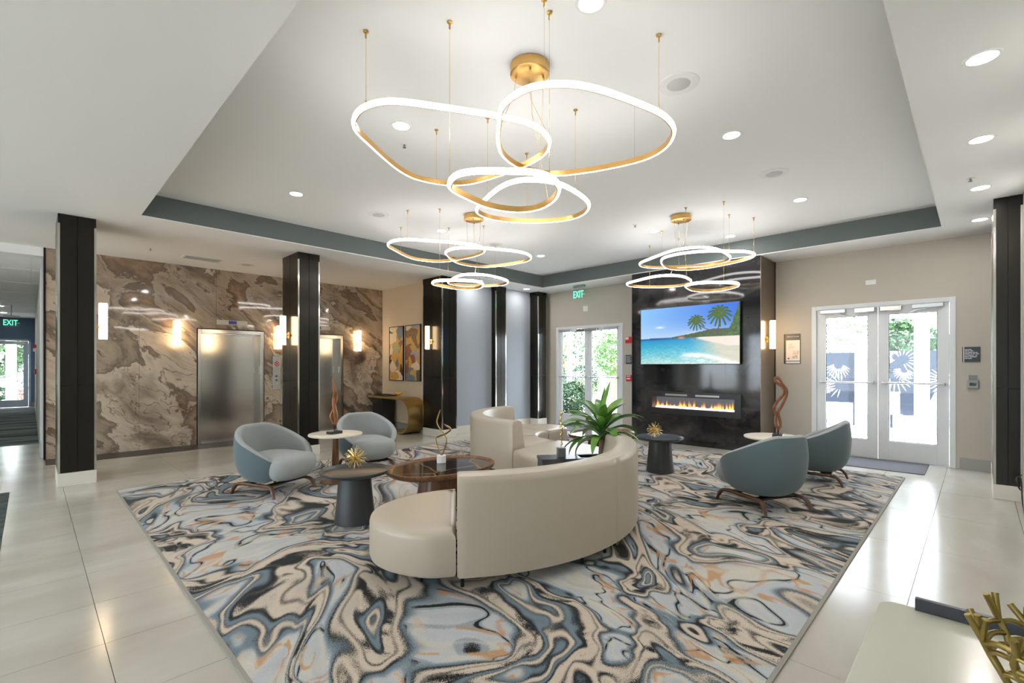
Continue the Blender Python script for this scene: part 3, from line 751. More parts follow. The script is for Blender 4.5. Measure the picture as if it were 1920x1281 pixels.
# ---- sconces (local +X points away from the wall)
def make_sconce():
    o = thing('wall_sconce', '', 'sconce')
    MB().tube([(0, 0, -.08), (.012, 0, -.08)], .055, 20).build('backplate', M['gold_satin'], o, smooth=40)
    MB().box(.010, -.012, -.092, .05, .012, -.068).build('arm', M['gold_satin'], o, bevel=.003)
    MB().box(.040, -.022, -.10, .052, .022, -.06).build('clip', M['gold_satin'], o, bevel=.003)
    MB().lathe([(.040, -.242), (.046, -.238), (.046, .238), (.040, .242)], 20, (.095, 0, 0)).build('glass_tube', M['sconce_glow'], o, smooth=40)
    MB().lathe([(.02, .2425), (.046, .2425), (.046, .252), (.02, .252)], 18, (.095, 0, 0)).build('cap', M['trim_white'], o, smooth=40)
    MB().lathe([(.02, -.252), (.046, -.252), (.046, -.2425), (.02, -.2425)], 18, (.095, 0, 0)).build('cap', M['trim_white'], o, smooth=40)
    return o
sp = make_sconce(); G = 'glowing tube wall sconces'
for n, (loc, rz, lb) in enumerate([
        ((1.918, YA, 2.11), -90, 'glowing tube sconce on the marble between corridor and nearer elevator'),
        ((3.70, YA, 2.11), -90, 'glowing tube sconce on the marble above the elevator call panel'),
        ((5.524, YA, 2.11), -90, 'glowing tube sconce on the marble beyond the far elevator'),
        ((.60, 8.46, 2.11), 0, 'glowing tube sconce on the side of the column by the corridor'),
        ((3.11, 8.42, 2.11), 180, 'glowing tube sconce on the column between the elevators'),
        ((6.03, 8.36, 2.11), 180, 'glowing tube sconce on the column beside the paintings'),
        ((9.06, FY0 - .004, 2.05), -90, 'glowing tube sconce on the bronze side of the fireplace wall')]):
    place(sp, n > 0, loc, R_(rz), lb, G)

# ---- recessed downlights
def make_downlight():
    o = thing('downlight', '', 'downlight')
    MB().lathe([(.074, -.004), (.090, -.006), (.094, 0.0), (.074, 0.0)], 28, cap0=False, cap1=False).build('trim_ring', M['trim_white'], o, smooth=40)
    MB().lathe([(.074, -.003), (.074, -.001)], 24).build('lens', M['lens_glow'], o)
    l = bpy.data.lights.new('downlight_lamp', 'AREA'); l.shape = 'DISK'; l.size = .14; l.energy = 5; l.color = (1.0, .96, .91)
    lo = bpy.data.objects.new('downlight_lamp', l); COL.objects.link(lo); lo.parent = o; lo.location = (0, 0, -.008)
    return o
dp = make_downlight(); used = False; G = 'round recessed ceiling downlights'
xn = {2.38: 'first', 4.68: 'second', 7.13: 'third'}; yn = {1.67: 'in the tray row nearest the terrace doors', 3.76: 'in the middle tray row', 6.20: 'in the tray row nearest the elevators'}
for y, t in yn.items():
    for x, q in xn.items():
        if (x, y) == (4.68, 3.76): continue
        place(dp, used, (x, y, ZT), 0, '%s downlight from the camera %s' % (q, t), G); used = True
place(dp, True, (8.30, 2.98, ZT), 0, 'tray downlight closest to the fireplace wall', G)
for x, q in ((4.11, 'first'), (5.58, 'second'), (7.09, 'third'), (8.62, 'fourth')):
    place(dp, True, (x, -.022, ZC), 0, '%s downlight from the camera along the wall with the thermostat' % q, G)
place(dp, True, (8.55, 7.90, ZC), 0, 'downlight in the low ceiling grazing the grey wall by the garden door', G)
place(dp, True, (7.0, 7.90, ZC), 0, 'downlight in the low ceiling grazing the grey wall beside the paintings column', G)
for x, y, q in ((-2.0, 2.0, 'behind the camera near the side wall'), (-2.0, 5.0, 'behind the camera in the open lobby'), (-1.2, 8.0, 'in the low ceiling before the corridor')):
    place(dp, True, (x, y, ZC), 0, 'downlight ' + q, G)
for hy, hq in ((12.4, 'first'), (14.6, 'second'), (16.8, 'third'), (18.6, 'fourth')): place(dp, True, (-.9, hy, 3.272), 0, '%s downlight from the lobby, added out of view to brighten the corridor' % hq, G)  # lamps added out of view to brighten the dark corridor ceiling
place(dp, True, (-.62, 20.5, 3.272), 0, 'downlight nearer the corridor door', G); place(dp, True, (-.62, 23.0, 3.272), 0, 'downlight right above the corridor door mat', G)
# ---- ceiling speakers, vent, sprinklers
def make_speaker():
    o = thing('ceiling_speaker', '', 'speaker')
    MB().lathe([(.0, -.006), (.13, -.007), (.150, -.004), (.152, 0)], 36, cap0=False, cap1=False).build('rim', M['trim_white'], o, smooth=40)
    MB().lathe([(.0, -.0095), (.085, -.0085), (.088, -.006)], 32, cap0=False, cap1=False).build('grille', mat('grille', (.60, .60, .60), .8), o, smooth=40)
    return o
spk = make_speaker(); G = 'round ceiling speakers'
for n, (x, y, z, lb) in enumerate([(3.54, 1.66, ZT, 'large round ceiling speaker beside the nearest chandelier'), (5.95, 1.655, ZT, 'round ceiling speaker over the teal armchairs'), (3.54, 6.19, ZT, 'round ceiling speaker in the tray above the light blue armchairs'),
        (5.87, 6.21, ZT, 'round ceiling speaker in the tray behind the far chandelier'), (2.83, 9.72, ZC, 'round ceiling speaker in front of the nearer elevator')]):
    place(spk, n > 0, (x, y, z), 0, lb, G)
o = thing('air_vent', 'white rectangular ceiling air vent in front of the marble wall', 'air vent', (2.13, 9.75, ZC))
MB().box(1.83, 9.58, ZC - .012, 2.43, 9.62, ZC).box(1.83, 9.88, ZC - .012, 2.43, 9.92, ZC).box(1.83, 9.62, ZC - .012, 1.87, 9.88, ZC).box(2.39, 9.62, ZC - .012, 2.43, 9.88, ZC).build('frame', M['trim_white'], o, bevel=.003)
MB().box(1.87, 9.62, ZC - .002, 2.39, 9.88, ZC - .0005).build('duct', M['grey_plastic'], o)
for i in range(5): MB().xbox(Matrix.Translation((2.13, 9.65 + i*.05, ZC - .007)) @ Matrix.Rotation(.5, 4, 'X'), .255, .018, .002).build('louvre', M['trim_white'], o)
def make_sprinkler():
    o = thing('sprinkler_head', '', 'sprinkler')
    MB().lathe([(.0, -.004), (.032, -.004), (.036, 0)], 18, cap0=False, cap1=False).build('escutcheon', M['trim_white'], o, smooth=40)
    MB().tube([(0, 0, -.003), (0, 0, -.03)], .009, 8).build('nozzle', M['steel_dark'], o); MB().lathe([(.018, -.034), (.018, -.031)], 12).build('deflector', M['steel_dark'], o)
    return o
spr = make_sprinkler()
for n, (u, lb) in enumerate([((6.66, .05, ZC), 'sprinkler head beside the row of downlights near the side wall'), ((2.60, 4.05, ZT), 'sprinkler head in the tray inside the nearest chandelier outline'), ((6.6, 3.8, ZT), 'sprinkler head in the tray above the fireplace side chandelier'), ((1.36, 9.5, ZC), 'sprinkler head in the low ceiling by the corridor column')]):
    place(spr, n > 0, u, 0, lb, 'sprinkler heads')

# ---- chandeliers of glowing loops
SH = {'A': [[-0.98,0.77],[-1.02,0.63],[-1.01,0.5],[-0.95,0.38],[-0.86,0.3],[-0.71,0.21],[-0.5,0.09],[-0.33,0.0],[-0.14,-0.08],[0.02,-0.09],[0.19,-0.03],[0.31,0.1],[0.37,0.27],[0.385,0.49],[0.37,0.71],[0.32,1.0],[0.18,1.20],[-0.07,1.29],[-0.27,1.26],[-0.49,1.15],[-0.74,0.99],[-0.90,0.88]],
      'B': [[-0.31,0.0],[-0.41,-0.13],[-0.45,-0.29],[-0.43,-0.43],[-0.34,-0.56],[-0.2,-0.66],[0.01,-0.74],[0.32,-0.82],[0.5,-0.83],[0.67,-0.79],[0.83,-0.67],[0.92,-0.51],[0.93,-0.32],[0.85,-0.02],[0.72,0.25],[0.58,0.38],[0.37,0.43],[0.17,0.40],[0.02,0.33],[-0.13,0.2]],
      'C': [[-0.67,0.09],[-0.72,-0.05],[-0.67,-0.18],[-0.54,-0.31],[-0.42,-0.41],[-0.30,-0.44],[-0.16,-0.40],[-0.06,-0.32],[0.04,-0.19],[0.09,-0.02],[0.04,0.12],[-0.08,0.2],[-0.24,0.23],[-0.44,0.20],[-0.59,0.16]],
      'D': [[0.41,1.05],[0.30,0.81],[0.20,0.53],[0.19,0.34],[0.27,0.21],[0.41,0.13],[0.60,0.11],[0.90,0.16],[1.10,0.25],[1.24,0.42],[1.27,0.63],[1.16,0.86],[0.95,1.06],[0.73,1.16],[0.53,1.15]]}
SHC = {k_: np.array(v_) - np.array(v_).mean(0) for k_, v_ in SH.items()}
def smooth_loop(pts, it=0):
    P_ = np.array(pts)
    for _ in range(it): P_ = .5*P_ + .25*np.roll(P_, 1, 0) + .25*np.roll(P_, -1, 0)
    return [(p_.x, p_.y) for p_ in bez([(a_, b_, 0) for a_, b_ in P_], 5, True)]
def sweep_ring(path, z, offs, hs):
    """closed ring of rectangular-ish section; offs: list of (outward offset, z offset)"""
    n = len(path); A_ = sum(path[i][0]*path[(i+1) % n][1] - path[(i+1) % n][0]*path[i][1] for i in range(n)); sg = 1 if A_ > 0 else -1
    L = []
    for i in range(n):
        x0, y0 = path[i-1]; x1, y1 = path[(i+1) % n]; tx, ty = x1-x0, y1-y0; l = math.hypot(tx, ty); nx, ny = sg*ty/l, -sg*tx/l
        L.append([(path[i][0] + nx*o_, path[i][1] + ny*o_, z + h_) for o_, h_ in offs])
    L.append(L[0]); b = MB(); b.loops(L, True, False, False); return b
def chandelier(can, rings, label, anchors):
    o = thing('ring_chandelier', label, 'chandelier', (can[0], can[1], ZT), group='looping ring chandeliers')
    MB().lathe([(.0, ZT - .075), (.135, ZT - .075), (.142, ZT - .070), (.142, ZT - .004), (.138, ZT)], 40, (can[0], can[1], 0), False, False).build('canopy', M['gold'], o, smooth=40)
    allr = []
    for q, (kind, cx, cy, z, rot) in enumerate(rings):
        cr, sr = math.cos(R_(rot)), math.sin(R_(rot))
        pts = smooth_loop([(cx + cr*a_ - sr*b_, cy + sr*a_ + cr*b_) for a_, b_ in SHC[kind]])
        band = sweep_ring(pts, z, [(-.019, -.018), (-.019, .022), (-.012, .022), (-.012, -.018)], 0).build('ring_band', M['gold'], o, smooth=40)
        sweep_ring(pts, z, [(-.011, -.018), (-.011, .018), (.000, .020), (.009, .013), (.012, 0), (.009, -.013), (.000, -.021)], 0).build('diffuser', M['ring_glow'], band, smooth=60)
        allr.append((pts, z))
        a_ = R_(45 + 90*q); sx, sy = can[0] + .10*math.cos(a_), can[1] + .10*math.sin(a_)
        x, y = min(pts, key=lambda p_: (p_[0]-sx)**2 + (p_[1]-sy)**2)
        fd = MB().tube([(sx, sy, ZT - .076), (sx + .1*(x-sx), sy + .1*(y-sy), .6*ZT + .4*z), (x, y, z + .02)], .0018, 5).build('feed_cable', M['gold_pale'], o)
        MB().tube([(sx, sy, ZT - .075), (sx, sy, ZT - .095)], .008, 8).build('gland', M['gold_satin'], fd)
    for (x0, y0) in anchors:
        x, y, z = min(((p_[0], p_[1], z_) for pts, z_ in allr for p_ in pts), key=lambda t_: (t_[0]-x0)**2 + (t_[1]-y0)**2)
        cb = MB().tube([(x, y, z + .018), (x, y, ZT - .02)], .0015, 5).build('cable', M['gold_pale'], o)
        MB().lathe([(.018, ZT - .002), (.018, ZT - .008), (.006, ZT - .012), (.006, ZT - .045), (.003, ZT - .05)], 10, (x, y, 0)).build('anchor', M['gold_satin'], cb, smooth=40)
        MB().tube([(x, y, z + .016), (x, y, z + .035)], .005, 6).build('clamp', M['gold_satin'], cb)
    return o
def mean(k_): return np.array(SH[k_]).mean(0)
c1 = (2.56, 2.335)
chandelier(c1, [(k_, c1[0] + mean(k_)[0], c1[1] + mean(k_)[1], z_, 0) for k_, z_ in (('A', 3.21), ('B', 3.19), ('C', 2.68), ('D', 3.0))], 'nearest and largest looking chandelier of four glowing gold loops', [(1.51, 2.85), (1.89, 2.39), (2.27, 1.89), (2.91, 1.46), (2.63, 3.52), (2.84, 3.1), (3.29, 2.47), (1.99, 1.77), (3.7, 3.4), (3.5, 2.0)])
chandelier((4.53, 5.235), [('A', 4.34, 5.93, 3.29, 0), ('B', 5.07, 5.59, 3.24, -10), ('C', 4.40, 5.40, 2.70, 0), ('D', 5.44, 6.20, 2.99, 0)], 'chandelier of four glowing gold loops hanging towards the grey wall', [(3.43, 5.39), (3.87, 5.3), (4.22, 6.37), (4.7, 5.92), (5.26, 5.35), (5.9, 6.3), (5.2, 6.7)])
chandelier((6.67, 3.09), [('A', 7.44, 3.46, 3.25, 270), ('B', 7.42, 3.04, 3.17, 90), ('C', 6.69, 2.66, 2.62, 0), ('D', 7.57, 3.87, 2.95, 0)], 'chandelier of four glowing gold loops in front of the fireplace wall', [(6.2, 3.16), (6.34, 2.94), (6.56, 2.5), (7.09, 2.58), (7.51, 2.37), (7.18, 3.65), (7.75, 3.57), (7.9, 4.2)])

# ---- exit signs
def exit_sign(loc, ax, label, arrow):
    o = thing('exit_sign', label, 'exit sign', loc, group='green exit signs')
    if loc[2] < 3: MB().tube([(loc[0], loc[1], loc[2] + .21), (loc[0], loc[1], 3.279)], .012, 8).build('stem', M['grey_plastic'], o)
    r = Vector(ax); n = r.cross(Vector((0, 0, 1))); x, y, z = loc
    MB().xbox(Matrix.Translation((x, y, z + .195)) @ Matrix.Rotation(math.atan2(r.y, r.x), 4, 'Z'), .16, .035, .02).build('mount', M['grey_plastic'], o, bevel=.003)
    MB().xbox(Matrix.Translation((x, y, z + .03)) @ Matrix.Rotation(math.atan2(r.y, r.x), 4, 'Z'), .165, .004, .145).build('acrylic_panel', M['acrylic'], o)
    Mx = face_matrix(Vector(loc) + n*.006 + r*(-.02), ax, (0, 0, 1))
    text_mesh('EXIT', .235, 'exit_green', 'lettering', Mx, o, .001, squeeze=.62)
    if arrow:
        MB().xbox(Matrix.Translation(Vector(loc) + r*.135 + n*.006 + Vector((0, 0, .0))) @ Matrix.Rotation(math.atan2(r.y, r.x), 4, 'Z'), .035, .002, .012).build('arrow_mark', M['ink_white'], o)
exit_sign((9.02, 6.66, 3.18), (0, -1, 0), 'green lit exit sign hanging in front of the garden door', True)
exit_sign((-.38, 20.0, 2.76), (1, 0, 0), 'green lit exit sign hanging in the corridor', True)

# ---- wall plates, alarms and signs on the terrace wall
def sign(name, label, cat, y0, y1, z0, z1, m, t=.012, group=None):
    o = thing(name, label, cat, (XB, (y0+y1)/2, z0), group=group)
    MB().box(XB - t, y0, z0, XB, y1, z1).build('plate', M[m], o, bevel=.002); return o
sign('sensor_plate', 'small white square plate above the garden door', 'wall plate', 6.79, 6.92, 2.85, 2.98, 'white_plastic')
o = sign('sensor_plate', 'small white plate above the terrace door', 'wall plate', 1.16, 1.30, 2.82, 2.90, 'white_plastic')
MB().box(XB - .016, 1.17, 2.835, XB - .012, 1.215, 2.885).build('grille', M['trim_white'], o)
o = sign('fire_alarm', 'red fire alarm strobe with white lens beside the fireplace wall', 'fire alarm', 5.56, 5.72, 2.03, 2.17, 'red_plastic', .05)
MB().box(XB - .06, 5.63, 2.105, XB - .05, 5.71, 2.16).build('lens', M['white_plastic'], o, bevel=.004)
o = sign('notice_sign', 'dark notice sign with white lines beside the fireplace wall', 'sign', 5.55, 5.76, 1.55, 1.76, 'sign_dark')
MB().box(XB - .014, 5.735, 1.55, XB - .012, 5.747, 1.76).build('stripe', M['ink_white'], o)
for i in range(6): MB().box(XB - .0135, 5.57 + (.04 if i % 2 else 0), 1.725 - i*.027, XB - .012, 5.72, 1.733 - i*.027).build('text_line', M['ink_white'], o)
o = sign('pull_station', 'red fire alarm pull station low beside the fireplace wall', 'fire alarm', 5.58, 5.71, 1.16, 1.30, 'red_plastic', .035)
MB().box(XB - .045, 5.60, 1.205, XB - .035, 5.69, 1.235).build('pull_bar', M['white_plastic'], o, bevel=.003)
MB().box(XB - .0365, 5.60, 1.265, XB - .035, 5.69, 1.285).build('text_line', M['ink_white'], o)
# terrace poster in its dark holder
o = thing('poster_holder', 'dark framed terrace poster on the beige wall beside the fireplace', 'poster', (XB, 2.36, 1.557))
y0, y1, z0, z1 = 2.231, 2.465, 1.545, 2.078
MB().box(XB - .014, y0, z0, XB, y1, z1).build('board', mat('holder_brown', (.085, .065, .05), .4), o, bevel=.002)
MB().box(XB - .016, 2.474, z0, XB, 2.489, z1).build('side_rail', M['black_metal'], o)
def poster(U, V):
    c = np.ones(U.shape + (3,))*np.array([.95, .90, .85]); n_ = vnoise(U, V, 10, 12, 6, 3)
    pic = (U > .5) & (U < .97) & (V > .30) & (V < .50); c[pic] = np.stack([.80 + .18*n_, .70 + .2*n_, .60 + .2*n_], -1)[pic]
    pic = (U > .45) & (U < .85) & (V > .10) & (V < .26); c[pic] = np.stack([.55 + .5*n_, .48 + .5*n_, .44 + .5*n_], -1)[pic]
    c[(U > .12) & (U < .24) & (V > .06) & (V < .15)] = (.70, .25, .20)
    for v0, u1 in ((.80, .5), (.75, .45), (.70, .62), (.64, .6), (.58, .3)): c[(np.abs(V - v0) < .008) & (U > .15) & (U < u1)] = (.78, .72, .66)
    return c
paint_panel('sheet', (XB - .0145, y1 - .008, 1.60), (0, -(y1 - y0 - .016), 0), (0, 0, .365), 34, 52, poster, 'print_matte', o)
MB().box(XB - .0150, y0 + .008, 1.553, XB - .014, y1 - .008, 1.588).build('strip', M['ink_white'], o)
text_mesh('Jellibrand Terrace', .034, 'ink_white', 'lettering', face_matrix((XB - .015, (y0+y1)/2, 2.03), (0, -1, 0), (0, 0, 1)), o, .0006, squeeze=.78)
# pool rules style sign and thermostat
o = thing('notice_sign', 'dark square notice sign with seven white lines above the thermostat', 'sign', (XB, .068, 1.56))
MB().box(XB - .014, -.029, 1.561, XB, .145, 1.781).build('board', M['sign_dark'], o, bevel=.002)
MB().box(XB - .014, .149, 1.561, XB, .158, 1.781).build('side_rail', M['black_metal'], o)
MB().box(XB - .016, .137, 1.561, XB - .0135, .146, 1.781).build('stripe', M['ink_white'], o)
rows = [[(0, 17), (20, 44)], [(0, 30), (34, 55)], [(0, 17), (20, 48), (51, 68), (71, 83)], [(0, 34), (37, 47), (51, 65), (69, 92)], [(0, 14), (18, 58), (68, 80)], [(0, 26), (30, 77)], [(0, 17), (20, 45)]]
for i, rw in enumerate(rows):
    b = MB()
    for a_, c_ in rw: b.box(XB - .0152, .130 - a_*.0016, 1.739 - i*.0215, XB - .0135, .130 - c_*.0016, 1.748 - i*.0215)
    b.build('text_line', M['ink_white'], o)
o = thing('thermostat', 'grey wall thermostat with dark display below the notice sign', 'thermostat', (XB, .045, 1.17))
MB().box(XB - .03, -.018, 1.175, XB, .112, 1.30).build('body', M['grey_plastic'], o, bevel=.014, seg=3)
MB().box(XB - .0315, .012, 1.218, XB - .0295, .082, 1.262).build('display', M['lcd_green'], o)
MB().box(XB - .008, 0.0, 1.302, XB, .092, 1.372).build('back_plate', mat('plate_grey', (.25, .26, .27), .5), o)
# small items on the corridor wall
o = thing('strobe_alarm', 'white and red strobe alarm on the corridor wall', 'fire alarm', (.13, 19.5, 2.0)); MB().box(.06, 19.45, 1.93, .13, 19.6, 2.02).build('base', M['white_plastic'], o, bevel=.005); MB().box(.075, 19.47, 2.03, .13, 19.58, 2.13).build('horn', M['red_plastic'], o, bevel=.005)
o = thing('pull_station', 'small red pull station on the corridor wall', 'fire alarm', (.13, 19.5, 1.3)); MB().box(.09, 19.45, 1.27, .13, 19.57, 1.42).build('body', M['red_plastic'], o, bevel=.004); MB().box(.082, 19.47, 1.33, .09, 19.55, 1.36).build('handle', M['white_plastic'], o)
# ================================================================ RUG AND FURNITURE
def rounded_rect(x0, y0, x1, y1, r, n=5):
    out = []
    for cx, cy, a0 in ((x1-r, y1-r, 0), (x0+r, y1-r, 90), (x0+r, y0+r, 180), (x1-r, y0+r, 270)):
        for i in range(n + 1): a = R_(a0 + 90*i/n); out.append((cx + r*math.cos(a), cy + r*math.sin(a)))
    return out
RT = .012
o = thing('area_rug', 'huge marbled area rug in beige, slate blue, black and ochre', 'rug', ((RUG[0]+RUG[2])/2, (RUG[1]+RUG[3])/2, 0))
MB().prism(rounded_rect(*RUG, .03), 0, RT - .001).build('binding', M['rug_edge'], o)
MB().prism(rounded_rect(RUG[0]+.022, RUG[1]+.022, RUG[2]-.022, RUG[3]-.022, .02), .002, RT).build('pile', M['rug_pattern'], o)
o = MB().prism(rounded_rect(8.62, .52, 9.52, 1.95, .02), 0, .010).build('door_mat', M['mat_grey']); tag(o, 'grey door mat in front of the terrace doors', 'door mat')
o = MB().prism(rounded_rect(8.75, 5.95, 9.52, 7.65, .02), 0, .010).build('door_mat', M['mat_grey']); tag(o, 'grey door mat in front of the garden doors', 'door mat')
o = MB().prism(rounded_rect(-2.6, 3.0, -.17, 8.19, .02), 0, .008).build('runner_rug', M['runner_pile']); tag(o, 'dark grey green rug at the edge of the tiled floor', 'rug')
o = MB().prism(rounded_rect(-1.3, 24.25, .10, 24.9, .02), -.006, .004).build('door_mat', M['mat_grey']); tag(o, 'blue grey mat before the corridor door', 'door mat')

# ---- curved sofas
def inset(poly, d):
    n = len(poly); A_ = sum(poly[i][0]*poly[(i+1) % n][1] - poly[(i+1) % n][0]*poly[i][1] for i in range(n)); sg = 1 if A_ > 0 else -1; out = []
    for i in range(n):
        x0, y0 = poly[i-1]; x, y = poly[i]; x1, y1 = poly[(i+1) % n]
        e0 = Vector((x - x0, y - y0)); e1 = Vector((x1 - x, y1 - y))
        if e0.length < 1e-9 or e1.length < 1e-9: out.append((x, y)); continue
        n0 = Vector((-e0.y, e0.x)).normalized()*sg; n1 = Vector((-e1.y, e1.x)).normalized()*sg
        m_ = n0 + n1; l = m_.length
        if l < 1e-6: out.append((x, y)); continue
        m_ /= l; k_ = d / max(.45, m_.dot(n0)); out.append((x + m_.x*k_, y + m_.y*k_))
    return out
SB, SEAT, BACK = .105, .415, .775
def cushion(poly, name, parent, z0=SB, z1=SEAT, m='leather'):
    L = []
    for d, z in ((.030, z0), (.008, z0 + .012), (0, z0 + .035), (0, z1 - .055), (.006, z1 - .032), (.022, z1 - .012), (.05, z1 - .002), (.10, z1 + .004)):
        L.append([(x, y, z) for x, y in (inset(poly, d) if d else poly)])
    b = MB(); b.loops(L, True, True, True); return b.build(name, M[m], parent, smooth=35)
def arc(c, r, a0, a1, n=18): return [(c[0] + r*math.cos(R_(a0 + (a1-a0)*i/n)), c[1] + r*math.sin(R_(a0 + (a1-a0)*i/n))) for i in range(n + 1)]
def back_piece(c, Ro, a0, a1, parent, n=22):
    sec = [(0, SB), (0, SB + .02), (0, BACK - .055), (-.006, BACK - .025), (-.022, BACK - .006), (-.05, BACK), (-.165, BACK), (-.195, BACK - .008), (-.212, BACK - .03), (-.235, .62), (-.275, SEAT + .0), (-.275, SB + .02), (-.27, SB)]
    L = []
    for i in range(n + 1):
        t = i/n; e = 0
        a = R_(a0 + (a1 - a0)*t)
        L.append([(c[0] + (Ro + o_)*math.cos(a), c[1] + (Ro + o_)*math.sin(a), z) for o_, z in sec])
    # soft end faces
    def shrink(l, da):
        cx = sum(p_[0] for p_ in l)/len(l); cy = sum(p_[1] for p_ in l)/len(l); cz = sum(p_[2] for p_ in l)/len(l); sh = .035
        a = da; return [(p_[0] + (cx - p_[0])*sh*1.2 + a[0], p_[1] + (cy - p_[1])*sh*1.2 + a[1], p_[2] + (cz - p_[2])*sh) for p_ in l]
    aa, bb = R_(a0), R_(a1); s = 1 if a1 > a0 else -1; e = .012
    L = [shrink(L[0], (e*s*math.sin(aa), -e*s*math.cos(aa)))] + L + [shrink(L[-1], (-e*s*math.sin(bb), e*s*math.cos(bb)))]
    b = MB(); b.loops(L, True, True, True); return b.build('backrest', M['leather'], parent, smooth=35)
def sofa_leg(x, y, parent): return MB().tube([(x, y, RT), (x, y, SB + .01)], .013, 10).build('leg', M['black_metal'], parent, smooth=40)
def sofa(c, Ro, ri, backs, poufs, legs, label, loc):
    o = thing('curved_sofa', label, 'sofa', (loc[0], loc[1], RT), group='curved cream leather sofas')
    g_ = .25
    for a0, a1 in backs:
        s = 1 if a1 > a0 else -1; back_piece(c, Ro, a0 + s*g_, a1 - s*g_, o)
        cushion(arc(c, Ro - .278, a0 + s*g_, a1 - s*g_) + arc(c, ri, a1 - s*.5, a0 + s*.5), 'seat', o)
    for pf in poufs: cushion(pf, 'seat', o)
    for x, y in legs: sofa_leg(x, y, o)
    return o
def curve2(pts, n=6): return [(p_.x, p_.y) for p_ in bez([(a_, b_, 0) for a_, b_ in pts], n)]
C1, R1 = (3.10, 3.83), 1.80
def on(c, r, a): return (c[0] + r*math.cos(R_(a)), c[1] + r*math.sin(R_(a)))
pf1 = curve2([on(C1, R1, -129.4), (1.80, 2.57), (1.69, 2.82), (1.70, 3.08), (1.86, 3.33), (2.14, 3.45), (2.42, 3.44), on(C1, .64, -130.5)])
legs1 = [on(C1, R1-.09, a) for a in (-128, -96, -86, -80, -42)] + [on(C1, .75, a) for a in (-120, -84, -44)] + [(1.90, 2.75), (2.2, 3.30)]
sofa(C1, R1, .64, [(-129, -84.6), (-84.6, -37)], [pf1], legs1, 'curved cream leather sofa with its back to the camera and rounded open end', (3.1, 2.3))
C2, R2 = (6.10, 4.55), 1.69
pf2 = curve2([on(C2, R2, 187.5), (4.28, 4.02), (4.20, 3.68), (4.36, 3.42), (4.72, 3.28), (5.14, 3.34), (5.42, 3.62), (5.52, 4.0), on(C2, .62, 189)])
pf3 = curve2([on(C2, R2, 86.5), (6.62, 6.12), (6.88, 5.78), (6.90, 5.45), (6.74, 5.24), (6.45, 5.17), on(C2, .62, 85)])
legs2 = [on(C2, R2-.09, a) for a in (185, 140, 134, 92)] + [on(C2, .75, a) for a in (180, 137, 95)] + [(4.34, 3.75), (4.8, 3.45), (5.3, 3.65), (6.75, 5.6), (6.6, 5.9)]
sofa(C2, R2, .62, [(187, 137), (137, 87)], [pf2, pf3], legs2, 'curved cream leather sofa farther off, opening towards the fireplace', (5.2, 5.4))

